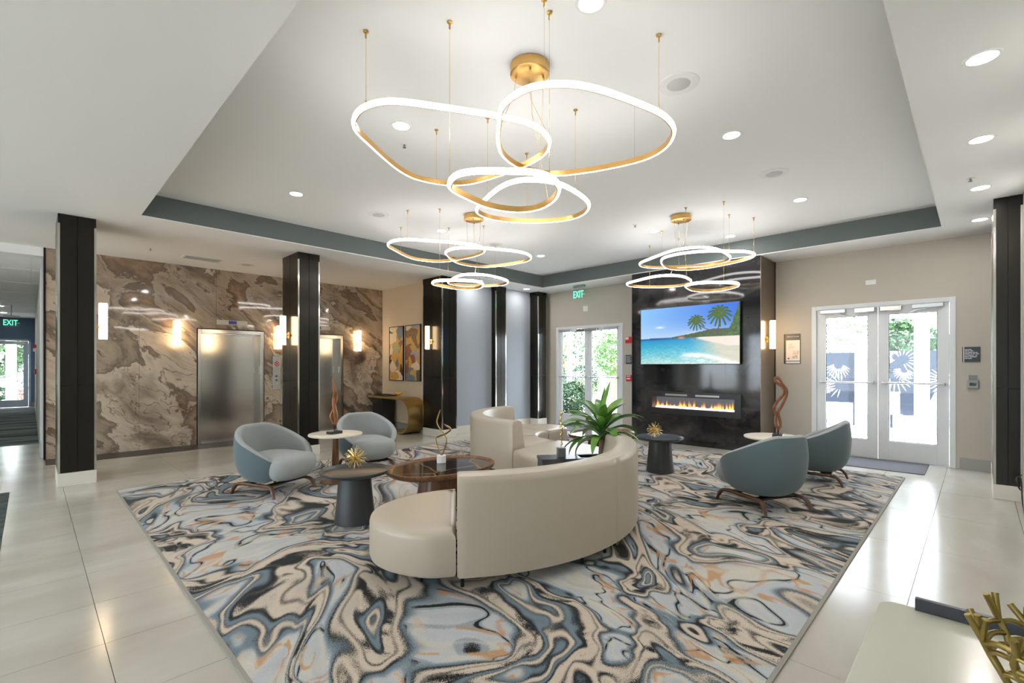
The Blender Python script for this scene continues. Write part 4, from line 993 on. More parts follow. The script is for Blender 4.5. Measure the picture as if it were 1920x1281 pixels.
# ---- tub armchairs (local +Y is the front)
def make_chair():
    o = thing('tub_armchair', '', 'armchair')
    zs = [(.150, .62), (.17, .72), (.21, .82), (.27, .90), (.34, .955), (.42, .985), (.50, 1.0), (.58, 1.0), (.66, .985), (.72, .965), (.775, .945)]
    def scale(z):
        for (z0, s0), (z1, s1) in zip(zs[:-1], zs[1:]):
            if z <= z1: return s0 + (s1 - s0)*max(0, (z - z0)/(z1 - z0))
        return zs[-1][1]
    NA = 41; AM = 137
    def plan(t):                       # t in -1..1, 0 at the back
        a = R_(AM*t); e = .86
        return (.415*math.copysign(abs(math.sin(a))**e, math.sin(a)), -.40*math.copysign(abs(math.cos(a))**.9, math.cos(a)))
    def top(t):
        f = abs(t); return .775 - .36*max(0, (f - .16)/.84)**1.3 if f > .16 else .775
    def lowlim(t):                     # front edges rise towards the arm tips
        f = abs(t); return .150 + (.05*((f - .86)/.14)**2 if f > .86 else 0)
    NZ = 16; outer = []; inner = []
    for j in range(NZ + 1):
        lo, li = [], []
        for i in range(NA):
            t = -1 + 2*i/(NA - 1); px, py = plan(t); zt = top(t); z = lowlim(t) + (zt - .012 - lowlim(t))*j/NZ; s = scale(z)
            lo.append((px*s, py*s, z))
            zi = .30 + (zt - .012 - .30)*j/NZ; si = scale(zi); k_ = 1 - .066/.41 - .05*max(0, (.62 - zi))
            li.append((px*si*k_, py*si*k_ + (0 if py < 0 else 0), zi))
        outer.append(lo); inner.append(li)
    b = MB(); b.loops(outer, False, False, False)
    # close the shell floor
    n0 = len(b.v); ring = outer[0]; b.add([(0, -.02, .145)] + ring, [(0, i + 1, i + 2) for i in range(NA - 1)])
    b.build('shell', M['fabric_outer'], o, smooth=50)
    # padded inner lining with a rolled top edge
    L = [list(l) for l in inner]
    roll = []
    for k_, (u, dz) in enumerate(((.14, .010), (.38, .020), (.65, .020), (.90, .010), (1.0, -.002))):
        roll.append([tuple(Vector(inner[-1][i])*(1-u) + Vector(outer[-1][i])*u + Vector((0, 0, dz))) for i in range(NA)])
    L += roll
    b = MB(); b.loops(L, False, False, False)
    for e in (0, NA - 1):              # arm tip pads
        col_i = [L[j][e] for j in range(NZ + 1)]; col_o = [outer[j][e] for j in range(NZ + 1)]
        f_ = Vector((0, .022, 0)); mid = [tuple((Vector(a_) + Vector(c_))/2 + f_) for a_, c_ in zip(col_i, col_o)]
        b.loops([col_i, mid, col_o], False, False, False)
    b.build('lining', M['fabric_inner'], o, smooth=60)
    # seat: one deep bulging cushion
    prof = [(.52, .165), (.70, .172), (.82, .19), (.92, .225), (.985, .28), (1.0, .335), (.985, .385), (.94, .42), (.86, .442), (.70, .455), (.45, .462), (.0, .464)]
    L = []
    for r_, z in prof:
        l = []
        for j in range(44):
            a = 2*math.pi*j/44; ca, sa = math.cos(a), math.sin(a); e = 2/2.6
            x = .375*r_*math.copysign(abs(ca)**e, ca); y = .05 + .43*r_*math.copysign(abs(sa)**e, sa)
            if y < .05: y = .05 + (y - .05)*.84
            x *= .80 + .17*min(1, max(0, (y - .23)/.10))
            l.append((x, y, z))
        L.append(l)
    b = MB(); b.loops(L, True, True, False); b.build('seat', M['fabric_inner'], o, smooth=60)
    # walnut side rails, each with its two splayed feet
    for s in (-1, 1):
        P_ = [(s*.300, -.335, 0), (s*.290, -.295, .085), (s*.270, -.235, .118), (s*.255, 0, .118), (s*.270, .235, .118), (s*.290, .295, .085), (s*.300, .335, 0)]
        MB().tube(bez(P_, 4), [(.020, .014)]*3 + [(.024, .021)]*19 + [(.020, .014)]*3, 8, flat=(1, 0, 0)).build('leg_rail', M['leg_walnut'], o, smooth=40)
    MB().box(-.27, -.20, .108, .27, -.12, .126).box(-.27, .12, .108, .27, .20, .126).build('cross_bar', M['black_metal'], o, bevel=.003)
    for x in (-.12, .12): MB().tube([(x, -.1, .118), (x, -.1, .16)], .022, 10).build('post', M['black_metal'], o, smooth=40)
    MB().tube([(0, .16, .118), (0, .16, .17)], .018, 10).build('post', M['black_metal'], o, smooth=40)
    return o
ch = make_chair(); G = 'blue grey tub armchairs'
def face(dx, dy): return math.atan2(dy, dx) - math.pi/2
place(ch, False, (2.05, 6.00, RT + .006), face(.38, -.92), 'light blue tub armchair nearest the elevators, seen from its side', G)
place(ch, True, (3.45, 6.36, RT + .006), face(-.17, -.98), 'light blue tub armchair behind the white side table, facing the camera', G)
place(ch, True, (5.52, 1.65, RT + .006), face(.46, .88), 'teal backed tub armchair nearest the camera beside the rug edge', G)
place(ch, True, (7.23, 1.53, RT + .006), face(-.08, 1.0), 'teal backed tub armchair farther off, close to the terrace doors', G)

# ---- round tables
def make_drum():
    o = thing('drum_table', '', 'side table')
    MB().lathe([(.185, 0), (.19, .006), (.178, .12), (.160, .30), (.150, .44), (.150, .452)], 44).build('pedestal', M['dark_satin'], o, smooth=40)
    MB().lathe([(.02, .440), (.20, .445), (.285, .455), (.315, .470), (.325, .490), (.322, .497), (.312, .494), (.300, .478), (.285, .472), (.02, .471)], 56, cap0=True, cap1=True).build('tray_top', M['dark_satin'], o, smooth=40)
    return o
dt = make_drum()
place(dt, False, (2.19, 4.27, RT), 0, 'dark round drum table beside the wooden oval coffee table', 'dark round drum tables')
place(dt, True, (6.24, 3.20, RT), 0, 'dark round drum table in front of the fireplace', 'dark round drum tables')
def make_white_table():
    o = thing('round_side_table', '', 'side table')
    MB().lathe([(.02, .595), (.325, .597), (.332, .605), (.332, .617), (.326, .622), (.02, .622)], 56).build('top', M['white_top'], o, smooth=40)
    MB().lathe([(.055, .020), (.050, .2), (.042, .45), (.040, .596)], 6).build('stem', M['walnut'], o)
    MB().lathe([(.19, 0), (.19, .012), (.05, .024)], 36).build('foot', M['walnut'], o, smooth=40)
    return o
wt = make_white_table()
place(wt, False, (2.77, 5.92, RT), 0, 'white topped round side table between the light blue armchairs', 'white topped round side tables')
place(wt, True, (6.45, 1.80, RT), 0, 'white topped round side table between the teal armchairs', 'white topped round side tables')
# ---- oval coffee tables
def make_oval():
    o = thing('oval_coffee_table', '', 'coffee table')
    a, b_ = .63, .45
    L = []
    for s, z in ((.62, .335), (.80, .342), (.92, .358), (.975, .378), (1.0, .405), (.998, .418), (.985, .421), (.970, .414), (.955, .402), (.945, .400)):
        L.append([( (a - .45*(1-s)*1.0 if False else a*s)*math.copysign(abs(math.cos(2*math.pi*j/64))**.88, math.cos(2*math.pi*j/64)), b_*s*math.copysign(abs(math.sin(2*math.pi*j/64))**.88, math.sin(2*math.pi*j/64)), z) for j in range(64)])
    bb = MB(); bb.loops(L, True, True, False); bb.build('rim', M['walnut_h'], o, smooth=40)
    L = [[(a*s*math.copysign(abs(math.cos(2*math.pi*j/64))**.88, math.cos(2*math.pi*j/64)), b_*s*math.copysign(abs(math.sin(2*math.pi*j/64))**.88, math.sin(2*math.pi*j/64)), z) for j in range(64)] for s, z in ((.946, .380), (.946, .401))]
    bb = MB(); bb.loops(L); bb.build('marble_inlay', M['marble_table'], o, smooth=30)
    bb = MB(); bb.lathe([(1.12, 0), (1.14, .008), (1.0, .16), (.90, .34)], 40, sx=.27, sy=.19, p=2.6); bb.build('pedestal', M['walnut'], o, smooth=40)
    return o
ot = make_oval()
place(ot, False, (3.13, 4.14, RT), 0, 'walnut oval coffee table with the twisted gold sculpture', 'walnut oval coffee tables')
place(ot, True, (6.50, 4.34, RT), 0, 'walnut oval coffee table half hidden behind the plant', 'walnut oval coffee tables')

# ---- dark box table with planter between the sofas
ax = Vector((.80, -.60, 0)); ay = Vector((.60, .80, 0))
PC = Vector((4.0, 3.54, 0)) + ax*.47 - ay*.135
o = thing('planter_table', 'dark box table with planter set between the curved sofas', 'table', (PC.x, PC.y, RT), math.atan2(ax.y, ax.x))
Mp = Matrix.Translation(PC) @ Matrix.Rotation(math.atan2(ax.y, ax.x), 4, 'Z')
b = MB()
for r in rect_minus((-.47, -.135), (.47, .135), [(-.02, -.09, .38, .09)]):
    b.xbox(Mp @ Matrix.Translation(((r[0]+r[2])/2, (r[1]+r[3])/2, .485)), (r[2]-r[0])/2, (r[3]-r[1])/2, .015)
b.build('top', M['ledge_dark'], o)
for s in (-1, 1):
    MB().xbox(Mp @ Matrix.Translation((0, s*.125, .241)), .46, .010, .229).build('side_panel', M['dark_satin'], o)
    MB().xbox(Mp @ Matrix.Translation((s*.455, 0, .241)), .005, .115, .229).build('end_panel', M['dark_satin'], o)
MB().xbox(Mp @ Matrix.Translation((.18, 0, .40)), .20, .088, .02).build('soil', mat('soil', (.03, .02, .012), .95), o)
# ---- dracaena
def leaf_mesh(base, ang, elev, L_, W_, droop, twist, rnd):
    d = Vector((math.cos(ang), math.sin(ang), 0)); sd = Vector((-d.y, d.x, 0)); p = Vector(base); e = elev; n = 11; rows = []
    for i in range(n + 1):
        t = i/n; wd = W_*(.42 + .58*min(1, t/.35))*(1 - max(0, (t - .45)/.55)**1.9); wd = max(wd, .0008)
        dr = d*math.cos(e) + Vector((0, 0, math.sin(e))); up = (-d*math.sin(e) + Vector((0, 0, math.cos(e))))
        tw = twist*t; s2 = sd*math.cos(tw) + up*math.sin(tw); u2 = up*math.cos(tw) - sd*math.sin(tw)
        rows.append([p - s2*wd + u2*wd*.38, p, p + s2*wd + u2*wd*.38]); p = p + dr*(L_/n); e -= droop*(.35 + 1.5*t)/n
    b = MB(); vs_ = [q for r_ in rows for q in r_]; fs_ = []
    for i in range(n):
        for j in range(2): fs_.append((i*3+j, i*3+j+1, (i+1)*3+j+1, (i+1)*3+j))
    b.add(vs_, fs_); return b
k = NT('dracaena_leaf', rough=.32, spec=.5); pz = k.pos((1, 1, 1), src='obj'); nz = k.noise(pz, 3.5, 2)
k.col(k.ramp(nz.outputs['Fac'], [(.35, (.05, .16, .028)), (.52, (.12, .29, .05)), (.66, (.28, .48, .10))]))
k.b.inputs['Subsurface Weight'].default_value = 0.0
tb = Mp @ Vector((.24, 0, .42)); o = thing('dracaena_plant', 'green dracaena plant with arching strap leaves in the planter table', 'plant', (tb.x, tb.y, .42))
MB().tube([tb, tb + Vector((0, 0, .12)), tb + Vector((.004, -.004, .30))], [.036, .032, .028], 12).build('trunk', M['trunk_bark'], o, smooth=40)
rr = random.Random(12); crown = tb + Vector((.004, -.004, .30))
ga = 2.399963
for i in range(38):
    t = i/37; ang = i*ga + rr.uniform(-.2, .2); zz = -.06 + .17*t
    elev = R_(rr.uniform(-12, 18) + 62*t**1.3); L_ = rr.uniform(.40, .60)*(1.0 - .10*t); dr = rr.uniform(1.3, 2.3)*(1 - .45*t)
    lb = leaf_mesh(crown + Vector((.02*math.cos(ang), .02*math.sin(ang), zz)), ang, elev, L_, rr.uniform(.044, .062), dr, rr.uniform(-.8, .8), rr)
    lb.build('leaf', M['dracaena_leaf'], o, smooth=60)
for dx, dz, bend in ((0, .54, .05), (.05, .46, .10)):
    lb = leaf_mesh(crown + Vector((0, 0, .10)), -.8 + dx*20, R_(84), dz, .036, .25, .9, rr); lb.build('leaf', M['dracaena_leaf'], o, smooth=60)
VR = Vector((.7009, -.7133, 0)); VF = Vector((.7133, .7009, 0))      # the lobby's two diagonals

# ---- small sculptures
def px_path(base, pts, dep=None, d0=0):
    """pts: (sideways along VR, height, depth along VF)"""
    return [Vector(base) + VR*p_[0] + Vector((0, 0, p_[1])) + VF*(p_[2] if len(p_) > 2 else 0) for p_ in pts]
# copper driftwood on the white table
bp = Vector((2.74, 5.89, RT + .617)); o = thing('driftwood_sculpture', 'slender copper driftwood sculpture on black base by the light blue armchairs', 'sculpture', bp)
MB().xbox(Matrix.Translation(bp + Vector((0, 0, .021))) @ Matrix.Rotation(R_(12), 4, 'Z'), .085, .05, .02).build('base', M['black_stone'], o, bevel=.002)
MB().tube([bp + Vector((0, 0, .04)), bp + Vector((0, 0, .14))], .007, 8).build('rod', M['black_metal'], o)
MB().tube(bez(px_path(bp, [(.0, .12), (.016, .17, .01), (.012, .27, 0), (.0, .36, -.01), (-.012, .46, .01), (.004, .55, 0), (-.012, .66, .0), (-.022, .745, 0)]), 5), [(.024, .018)]*4 + [(.040, .026)]*8 + [(.030, .024)]*8 + [(.026, .018)]*8 + [(.017, .013)]*4 + [(.009, .008)]*2 + [(.004, .004)]*2, 9).build('driftwood', M['copper'], o, smooth=60)
MB().tube(bez(px_path(bp, [(.0, .36), (.030, .43, .01), (.030, .50, .02), (.012, .57, .01), (.0, .62, 0)]), 5), .013, 7).build('branch', M['copper'], o, smooth=60)
MB().tube(bez(px_path(bp, [(-.010, .13), (-.035, .20, -.01), (-.045, .235, -.01), (-.02, .30, 0), (.0, .33, 0)]), 5), .018, 7).build('branch', M['copper'], o, smooth=60)
# wooden loop on the other white table
bp = Vector((6.42, 1.74, RT + .617)); o = thing('loop_sculpture', 'tall twisted wooden loop sculpture on black base by the teal armchairs', 'sculpture', bp)
MB().xbox(Matrix.Translation(bp + Vector((0, 0, .024))) @ Matrix.Rotation(R_(8), 4, 'Z'), .08, .055, .023).build('base', M['black_stone'], o, bevel=.002)
MB().tube([bp + Vector((0, 0, .047)), bp + Vector((0, 0, .13))], .009, 8).build('rod', M['black_metal'], o)
ps = [(1415,592),(1396,555),(1398,500),(1402,460),(1376,415),(1374,385),(1400,335),(1440,290),(1466,245),(1450,200),(1405,160),(1388,132),(1404,117),(1428,130),(1452,175),(1480,220),(1486,262),(1470,320),(1440,390),(1420,440),(1432,490),(1444,545),(1436,580)]
sc_ = 1/5.05*5.87/888
MB().tube(bez(px_path(bp, [((x - 1413)*sc_, .105 + (594 - y)*sc_, .02*math.sin(i*.7)) for i, (x, y) in enumerate(ps)]), 4, True), (.012, .0185), 8, True, flat=tuple(VF)).build('loop', M['loop_wood'], o, smooth=60)
# twisted gold on a white drum
bp = Vector((3.25, 4.31, RT + .401)); o = thing('twist_sculpture', 'twisted gold ribbon sculpture on a white drum base', 'sculpture', bp)
MB().lathe([(.048, 0), (.051, .003), (.051, .083), (.047, .086)], 28, tuple(bp)).build('base', M['white_block'], o, smooth=40)
s_ = 5.34/888
def gp(L_): return px_path(bp, [((u - 827)*s_, (859 - v)*s_ + .085, d_) for u, v, d_ in L_])
MB().tube(bez(gp([(828,860,0),(833,846,.02),(836,832,.03),(832,820,.02),(823,808,0),(819,797,-.02),(821,786,-.01),(825,774,0)]), 6), [(.015, .007)]*38 + [(.010, .005)]*3 + [(.003, .003)], 8).build('ribbon', M['gold_brushed'], o, smooth=60)
MB().tube(bez(gp([(827,860,.0),(822,845,-.02),(818,828,-.03),(821,824,-.01),(833,820,.02),(843,813,.03),(842,808,.02),(836,804,.0),(832,800,-.02)]), 6), [(.014, .007)]*42 + [(.009, .005)]*4 + [(.003, .003)], 8).build('ribbon', M['gold_brushed'], o, smooth=60)
# thin gilded totem on a grey cube
q_ = Mp @ Vector((-.22, -.02, .50)); bp = Vector((q_.x, q_.y, RT + .488)); bp = Vector((4.10, 3.27, .5005))
o = thing('totem_sculpture', 'thin gilded branch sculpture on a grey cube beside the plant', 'sculpture', bp)
MB().xbox(Matrix.Translation(bp + Vector((0, 0, .053))) @ Matrix.Rotation(math.atan2(ax.y, ax.x), 4, 'Z'), .042, .042, .052).build('base', M['grey_block'], o, bevel=.002)
MB().tube([bp + Vector((0, 0, .10)), bp + Vector((0, 0, .17))], .005, 6).build('rod', M['steel'], o)
rr = random.Random(5)
MB().tube(bez(px_path(bp, [(rr.uniform(-.008, .008), .13 + i*.035, rr.uniform(-.01, .01)) for i in range(12)]), 3), [.011 + .004*math.sin(i*1.3) for i in range(34)], 7).build('branch', M['gold_pale'], o, smooth=60)
# gold starbursts
def make_burst():
    o = thing('starburst_ornament', '', 'ornament'); b = MB(); n = 34; c = Vector((0, 0, .118)); r_ = random.Random(2)
    for i in range(n):
        y = 1 - 2*(i + .5)/n; rad = math.sqrt(1 - y*y); th = i*ga; d = Vector((rad*math.cos(th), rad*math.sin(th), y))
        u = d.orthogonal().normalized(); u = Matrix.Rotation(r_.random()*3, 3, d) @ u; L_ = .112 + r_.uniform(-.012, .008); wd = .015
        if c.z + d.z*L_ < .004: L_ = (c.z - .004)/(-d.z)
        b.tube([c + d*.012 - u*.003, c + d*L_ - u*wd, c + d*L_ + u*wd, c + d*.012 + u*.003], .0026, 5)
    b.build('wire_loops', M['gold_pale'], o, smooth=40); MB().sphere(c, .016).build('hub', M['gold_satin'], o, smooth=60); return o
bu = make_burst()
place(bu, False, (2.24, 4.36, RT + .472), 0, 'gold wire starburst ornament on the drum table by the coffee table', 'gold starburst ornaments')
place(bu, True, (6.20, 3.26, RT + .472), 0, 'gold wire starburst ornament on the drum table by the fireplace', 'gold starburst ornaments')

# ---- gold waterfall console with bird and tray
o = thing('waterfall_console', 'gold curved waterfall console table under the paintings', 'console table', (5.95, 9.6, 0))
def ribbon(t0, t1):
    pts = [(10.52, .80 - t0), (9.12, .80 - t0)]
    for i in range(1, 24): a = math.pi/2 + math.pi*i/24; pts.append((9.12 + (.40 - t0)*math.cos(a), .40 + (.40 - t0)*math.sin(a)))
    pts += [(9.12, t0), (9.62, t0)]; return pts
po, pi_ = ribbon(0, 0), ribbon(.045, 0); prof = po + pi_[::-1]
b = MB()
n = len(po)
for (xa) in (5.72, 6.165): pass
vs_ = [(5.72, y, z) for y, z in prof] + [(6.165, y, z) for y, z in prof]; N = len(prof); fs_ = [(i, (i+1) % N, (i+1) % N + N, i + N) for i in range(N)]
for i in range(n - 1): fs_.append((i, i+1, N-2-i, N-1-i)); fs_.append((i + N, i+1 + N, N-2-i + N, N-1-i + N))
b.add(vs_, fs_); b.build('ribbon', M['gold_brushed'], o, smooth=35)
MB().box(5.80, 9.98, 0, 6.10, 10.42, .754).build('pedestal', M['black_stone'], o, bevel=.004)
tr = thing('tray', 'flat black tray at the far end of the gold console', 'tray', (5.95, 10.05, .80)); b = MB()
for r in rect_minus((5.78, 9.80), (6.12, 10.36), [(5.80, 9.82, 6.10, 10.34)]): b.box(r[0], r[1], .801, r[2], r[3], .825)
b.build('rim', M['black_stone'], tr); MB().box(5.80, 9.82, .801, 6.10, 10.34, .809).build('bottom', M['black_stone'], tr)
bp = Vector((5.97, 9.52, .80)); o = thing('bird_figurine', 'small gold bird figurine on the gold console', 'figurine', bp); D_ = Vector((-.35, .94, 0))
def bd(a_, z): return bp + D_*a_ + Vector((0, 0, z))
MB().tube(bez([bd(-.16, .135), bd(-.10, .105), bd(-.06, .085), bd(.0, .070), (bd(.06, .085)), bd(.10, .105), bd(.125, .12)], 5), [.004]*4 + [.006]*4 + [.026]*5 + [.038]*6 + [.036]*5 + [.024]*4 + [.022]*2 + [.016], 12).build('body', M['gold'], o, smooth=70)
MB().sphere(bd(.115, .115), .028).build('head', M['gold'], o, smooth=70)
MB().lathe([(.009, 0), (.001, .04)], 8, tuple(bd(.135, .12))).build('crest', M['gold'], o); MB().lathe([(.008, 0), (.001, .035)], 8, tuple(bd(.10, .13))).build('crest', M['gold'], o)
for s in (-.015, .015): MB().tube([bd(.045 + s, .06), bd(.045 + s, .0)], .003, 6).build('leg', M['gold'], o)

# ---- paintings
def make_abstract(seed, shapes):
    def fn(U, V):
        wob = vnoise(U, V, 5, 12, seed, 3) - .5; X_ = U + wob*.05; Y_ = V + (vnoise(U, V, 6, 12, seed + 3, 3) - .5)*.05
        img = np.ones(U.shape + (3,))*np.array(shapes[0])
        for cx, cy, rx, ry, rot, c in shapes[1]:
            rot = rot + ((cx*91 + cy*57) % 1 - .5)*36; cr, sr = math.cos(R_(rot)), math.sin(R_(rot)); dx, dy = (X_ - cx), (Y_ - cy)*2.2
            a_, b2 = (dx*cr + dy*sr)/rx, (-dx*sr + dy*cr)/(ry*2.2); ex = (1.0, 5.0, 1.25)[int(abs(cx*37 + cy*53)) % 3]; mk = np.abs(a_*(.85 if ex > 3 else .8))**ex + np.abs(b2*(.85 if ex > 3 else .8))**ex < 1; img[mk] = c
        g_ = (vnoise(U, V, 30, 60, seed + 9, 2) - .5)*.10; return img + g_[..., None]
    return fn
OC, BR, CR, SL, GR, DB, RB, LV = (.80, .62, .32), (.55, .42, .27), (.88, .80, .68), (.44, .50, .54), (.66, .66, .46), (.26, .20, .15), (.55, .33, .22), (.66, .62, .66)
S1 = (OC, [(.25, .93, .5, .10, 0, CR), (.8, .90, .25, .12, 0, SL), (.12, .90, .22, .02, 0, DB), (.2, .80, .24, .085, 0, CR), (.85, .62, .22, .10, 30, RB), (.50, .60, .25, .10, 0, GR), (.12, .50, .13, .16, 0, CR), (.05, .36, .12, .10, 0, DB), (.30, .42, .2, .10, 20, OC), (.55, .30, .12, .14, -15, SL), (.22, .25, .28, .10, 0, CR), (.85, .42, .16, .20, 0, OC), (.9, .12, .14, .18, 0, DB), (.6, .08, .4, .08, 0, CR), (.3, .06, .35, .08, 0, OC)])
S2 = (OC, [(.2, .95, .3, .07, 0, CR), (.65, .96, .3, .06, 0, LV), (.5, .84, .7, .10, 0, BR), (.62, .72, .30, .13, 0, BR), (.9, .78, .12, .12, 0, OC), (.3, .66, .22, .10, 20, OC), (.2, .52, .26, .11, 0, RB), (.55, .58, .24, .07, 0, OC), (.62, .46, .26, .09, 0, LV), (.42, .36, .2, .09, 0, RB), (.22, .30, .22, .12, 0, OC), (.05, .15, .16, .22, 0, RB), (.72, .24, .30, .10, 0, CR), (.35, .16, .22, .08, 20, SL), (.6, .12, .24, .06, 0, OC), (.3, .05, .3, .05, 0, SL), (.92, .07, .15, .10, 0, (.32, .36, .28))])
for (ya, yb, lb, sd, S_) in ((9.665, 10.278, 'framed abstract painting in ochre and cream, nearer the marble wall', 3, S1), (8.960, 9.573, 'framed abstract painting in ochre and brown, beside the dark column', 5, S2)):
    o = thing('abstract_painting', lb, 'painting', (XP, (ya+yb)/2, 1.15), group='pair of abstract paintings'); z0, z1 = 1.155, 2.455; f_ = .014
    b = MB()
    for r in rect_minus((ya, z0), (yb, z1), [(ya + f_, z0 + f_, yb - f_, z1 - f_)]): b.box(XP - .036, r[0], r[1], XP, r[2], r[3])
    b.build('frame', M['black_metal'], o)
    MB().box(XP - .025, ya + f_, z0 + f_, XP - .001, yb - f_, z1 - f_).build('backing', M['black_gap'], o)
    paint_panel('canvas', (XP - .027, yb - f_, z0 + f_), (0, -(yb - ya - 2*f_), 0), (0, 0, z1 - z0 - 2*f_), 60, 124, make_abstract(sd, S_), 'print_matte', o)

# ---- white console near the camera with coral bowl
o = thing('white_console', 'glossy off-white console table in the near corner of the picture', 'console table', (1.3, -.06, 0))
MB().prism(rounded_rect(.55, -.345, 1.93, .225, .05, 8), .715, .75).build('top', M['cream_top'], o, bevel=.004)
for x in (.66, 1.80): MB().box(x - .03, -.30, 0, x + .03, .18, .714).build('leg_panel', M['cream_top'], o, bevel=.004)
MB().box(1.906, -.345, .7505, 1.926, .137, .787).build('end_ledge', M['ledge_dark'], o, bevel=.002)
cb = Vector((1.47, -.115, .751)); o = thing('coral_bowl', 'gold coral branch bowl on the off-white console', 'bowl', cb); rr = random.Random(21)
MB().lathe([(.055, 0), (.06, .006), (.05, .022), (.03, .03)], 20, tuple(cb)).build('foot', M['coral_gold'], o, smooth=50)
nb = 11; b = MB(); ribs = []
for i in range(nb):
    a = 2*math.pi*i/nb + .25; pts = []
    for t in (0, .2, .4, .6, .8, 1.0):
        r_ = .03 + .085*t**.75; an = a + rr.uniform(-.10, .10)*t; pts.append(cb + Vector((r_*math.cos(an), r_*math.sin(an), .02 + (.145 + .015*math.sin(i*2.1))*t)))
    ribs.append(bez(pts, 3)); b.tube(ribs[-1], [.0078 - .0015*(q/16) for q in range(len(ribs[-1]))], 7)
for i in range(nb):
    A_, B_ = ribs[i], ribs[(i+1) % nb]
    for k_ in (4 + (i % 3), 8 + (i*5 % 3), 11 + (i % 2), 14):
        p_, q_ = A_[min(k_, len(A_)-1)], B_[min(k_ + (i % 2), len(B_)-1)]; mid = (p_ + q_)/2; mid = mid + (mid - cb).normalized()*.008
        b.tube(bez([p_, mid, q_], 4), .006, 6)
    top = A_[-1]; d = (top - A_[-3]).normalized()
    for s in (-1, 1): b.tube([top, top + d*.028 + Vector((-math.sin(i), math.cos(i), 0))*.014*s + Vector((0, 0, .012 + .010*(i % 2)))], [.007, .0065], 7)
b.build('branches', M['coral_gold'], o, smooth=60)
# cable trailing at the side wall
o = MB().tube(bez([(7.46, YR + .02, .33), (7.42, YR + .06, .30), (7.38, YR + .05, .22), (7.45, YR + .03, .17), (7.50, YR + .05, .22), (7.44, YR + .06, .29), (7.40, YR + .03, .30), (7.2, YR + .025, .05), (6.6, YR + .03, .006)], 6), .006, 6).build('power_cable', M['black_metal'], smooth=60); tag(o, 'black cable hanging in a loop by the side wall', 'cable')
# ================================================================ OUTSIDE
struct(MB().box(9.75, -14, -.15, 40, 34, -.03).build('ground', M['patio']), 'pale terrace paving outside the doors')
struct(MB().box(-20, 25.2, -.15, 9.7, 60, -.03).build('ground_garden', M['patio']), 'pale drive outside the corridor door')
struct(MB().box(21, 8, -.03, 40, 34, .0).build('lawn', M['lawn']), 'lawn beyond the garden path')
struct(MB().box(-60, -30, -.2, -6.4, 40, -.1).build('street', M['asphalt']), 'street outside the windows added behind the camera')
def leaf_cloud(c, rx, ry, rz, n, s, m, name, parent, seed, hollow=.55):
    r = np.random.default_rng(seed); v = r.normal(size=(n, 3)); v /= np.linalg.norm(v, axis=1)[:, None]
    rad = (hollow + (1-hollow)*r.random(n)**.6)[:, None]; lump = 1 + .22*np.sin(v[:, :1]*5 + seed)*np.cos(v[:, 2:]*4)
    p = np.array(c) + v*rad*lump*np.array([rx, ry, rz])
    a = r.normal(size=(n, 3)); a /= np.linalg.norm(a, axis=1)[:, None]; b_ = np.cross(a, r.normal(size=(n, 3))); b_ /= np.linalg.norm(b_, axis=1)[:, None]
    sz = (s*(.6 + .8*r.random(n)))[:, None]
    q = np.stack([p - a*sz, p + b_*sz*.5, p + a*sz, p - b_*sz*.5], 1).reshape(-1, 3)
    me = bpy.data.meshes.new(name); me.from_pydata([tuple(x) for x in (q - np.array(parent.location))], [], [(4*i, 4*i+1, 4*i+2, 4*i+3) for i in range(n)])
    me.materials.append(M[m]); o = bpy.data.objects.new(name, me); COL.objects.link(o); o.parent = parent; o['kind'] = 'stuff'; return o
def tree(x, y, h, r, label, m, seed, trunk=.10, n=2600, s=.09, flat=1.0):
    o = thing('garden_tree', label, 'tree', (x, y, -.03), group='trees outside the glazed doors')
    MB().tube([(x, y, -.03), (x + .05, y, h*.35), (x, y + .06, h*.62)], [trunk, trunk*.8, trunk*.5], 9).build('trunk', M['trunk_bark'], o, smooth=50)
    for k_ in range(4):
        a = k_*1.7 + seed; MB().tube([(x, y + .03, h*.45), (x + .5*r*math.cos(a), y + .5*r*math.sin(a), h*.68)], [trunk*.45, trunk*.15], 6).build('branch', M['trunk_bark'], o, smooth=50)
    leaf_cloud((x, y, h - r*flat), r, r, r*flat, n, s, m, 'crown', o, seed); return o
def bush(x, y, r, h, label, m, seed, n=1800):
    o = thing('clipped_bush', label, 'bush', (x, y, -.03), group='bushes outside the glazed doors')
    leaf_cloud((x, y, h/2), r, r, h/2, n, .05, m, 'foliage', o, seed, .75); MB().tube([(x, y, -.03), (x, y, h*.5)], .03, 6).build('stem', M['trunk_bark'], o); return o
bush(12.2, 9.30, .55, .95, 'round clipped bush right outside the garden doors', 'bush_leaf', 4, 3200)
tree(19.5, 12.3, 3.0, 1.05, 'bright green tree in the middle of the garden door', 'tree_leaf_bright', 2, .09, 1500, .085)
tree(24, 19.0, 5.2, 2.0, 'dark tree far behind the garden door', 'tree_leaf', 3, .14, 1100, .12)
tree(26, 15.6, 4.6, 1.7, 'paler tree far behind the garden door mullion', 'tree_leaf_bright', 6, .14, 900, .11)
bush(20, 14.6, .9, 1.6, 'low hedge bush at the end of the garden path', 'bush_leaf', 9, 2200)
bush(21.5, 17.6, .9, 1.5, 'second low hedge bush at the end of the garden path', 'bush_leaf', 10, 2200)
for n, (x, y) in enumerate(((19.0, 16.0), (15.6, 12.0))):
    o = MB().box(x - .08, y - .08, -.03, x + .08, y + .08, 3.2).build('white_post', M['white_post'], bevel=.01); tag(o, ('slim white post far behind the garden door', 'slim white post beside the bright green tree')[n], 'post')
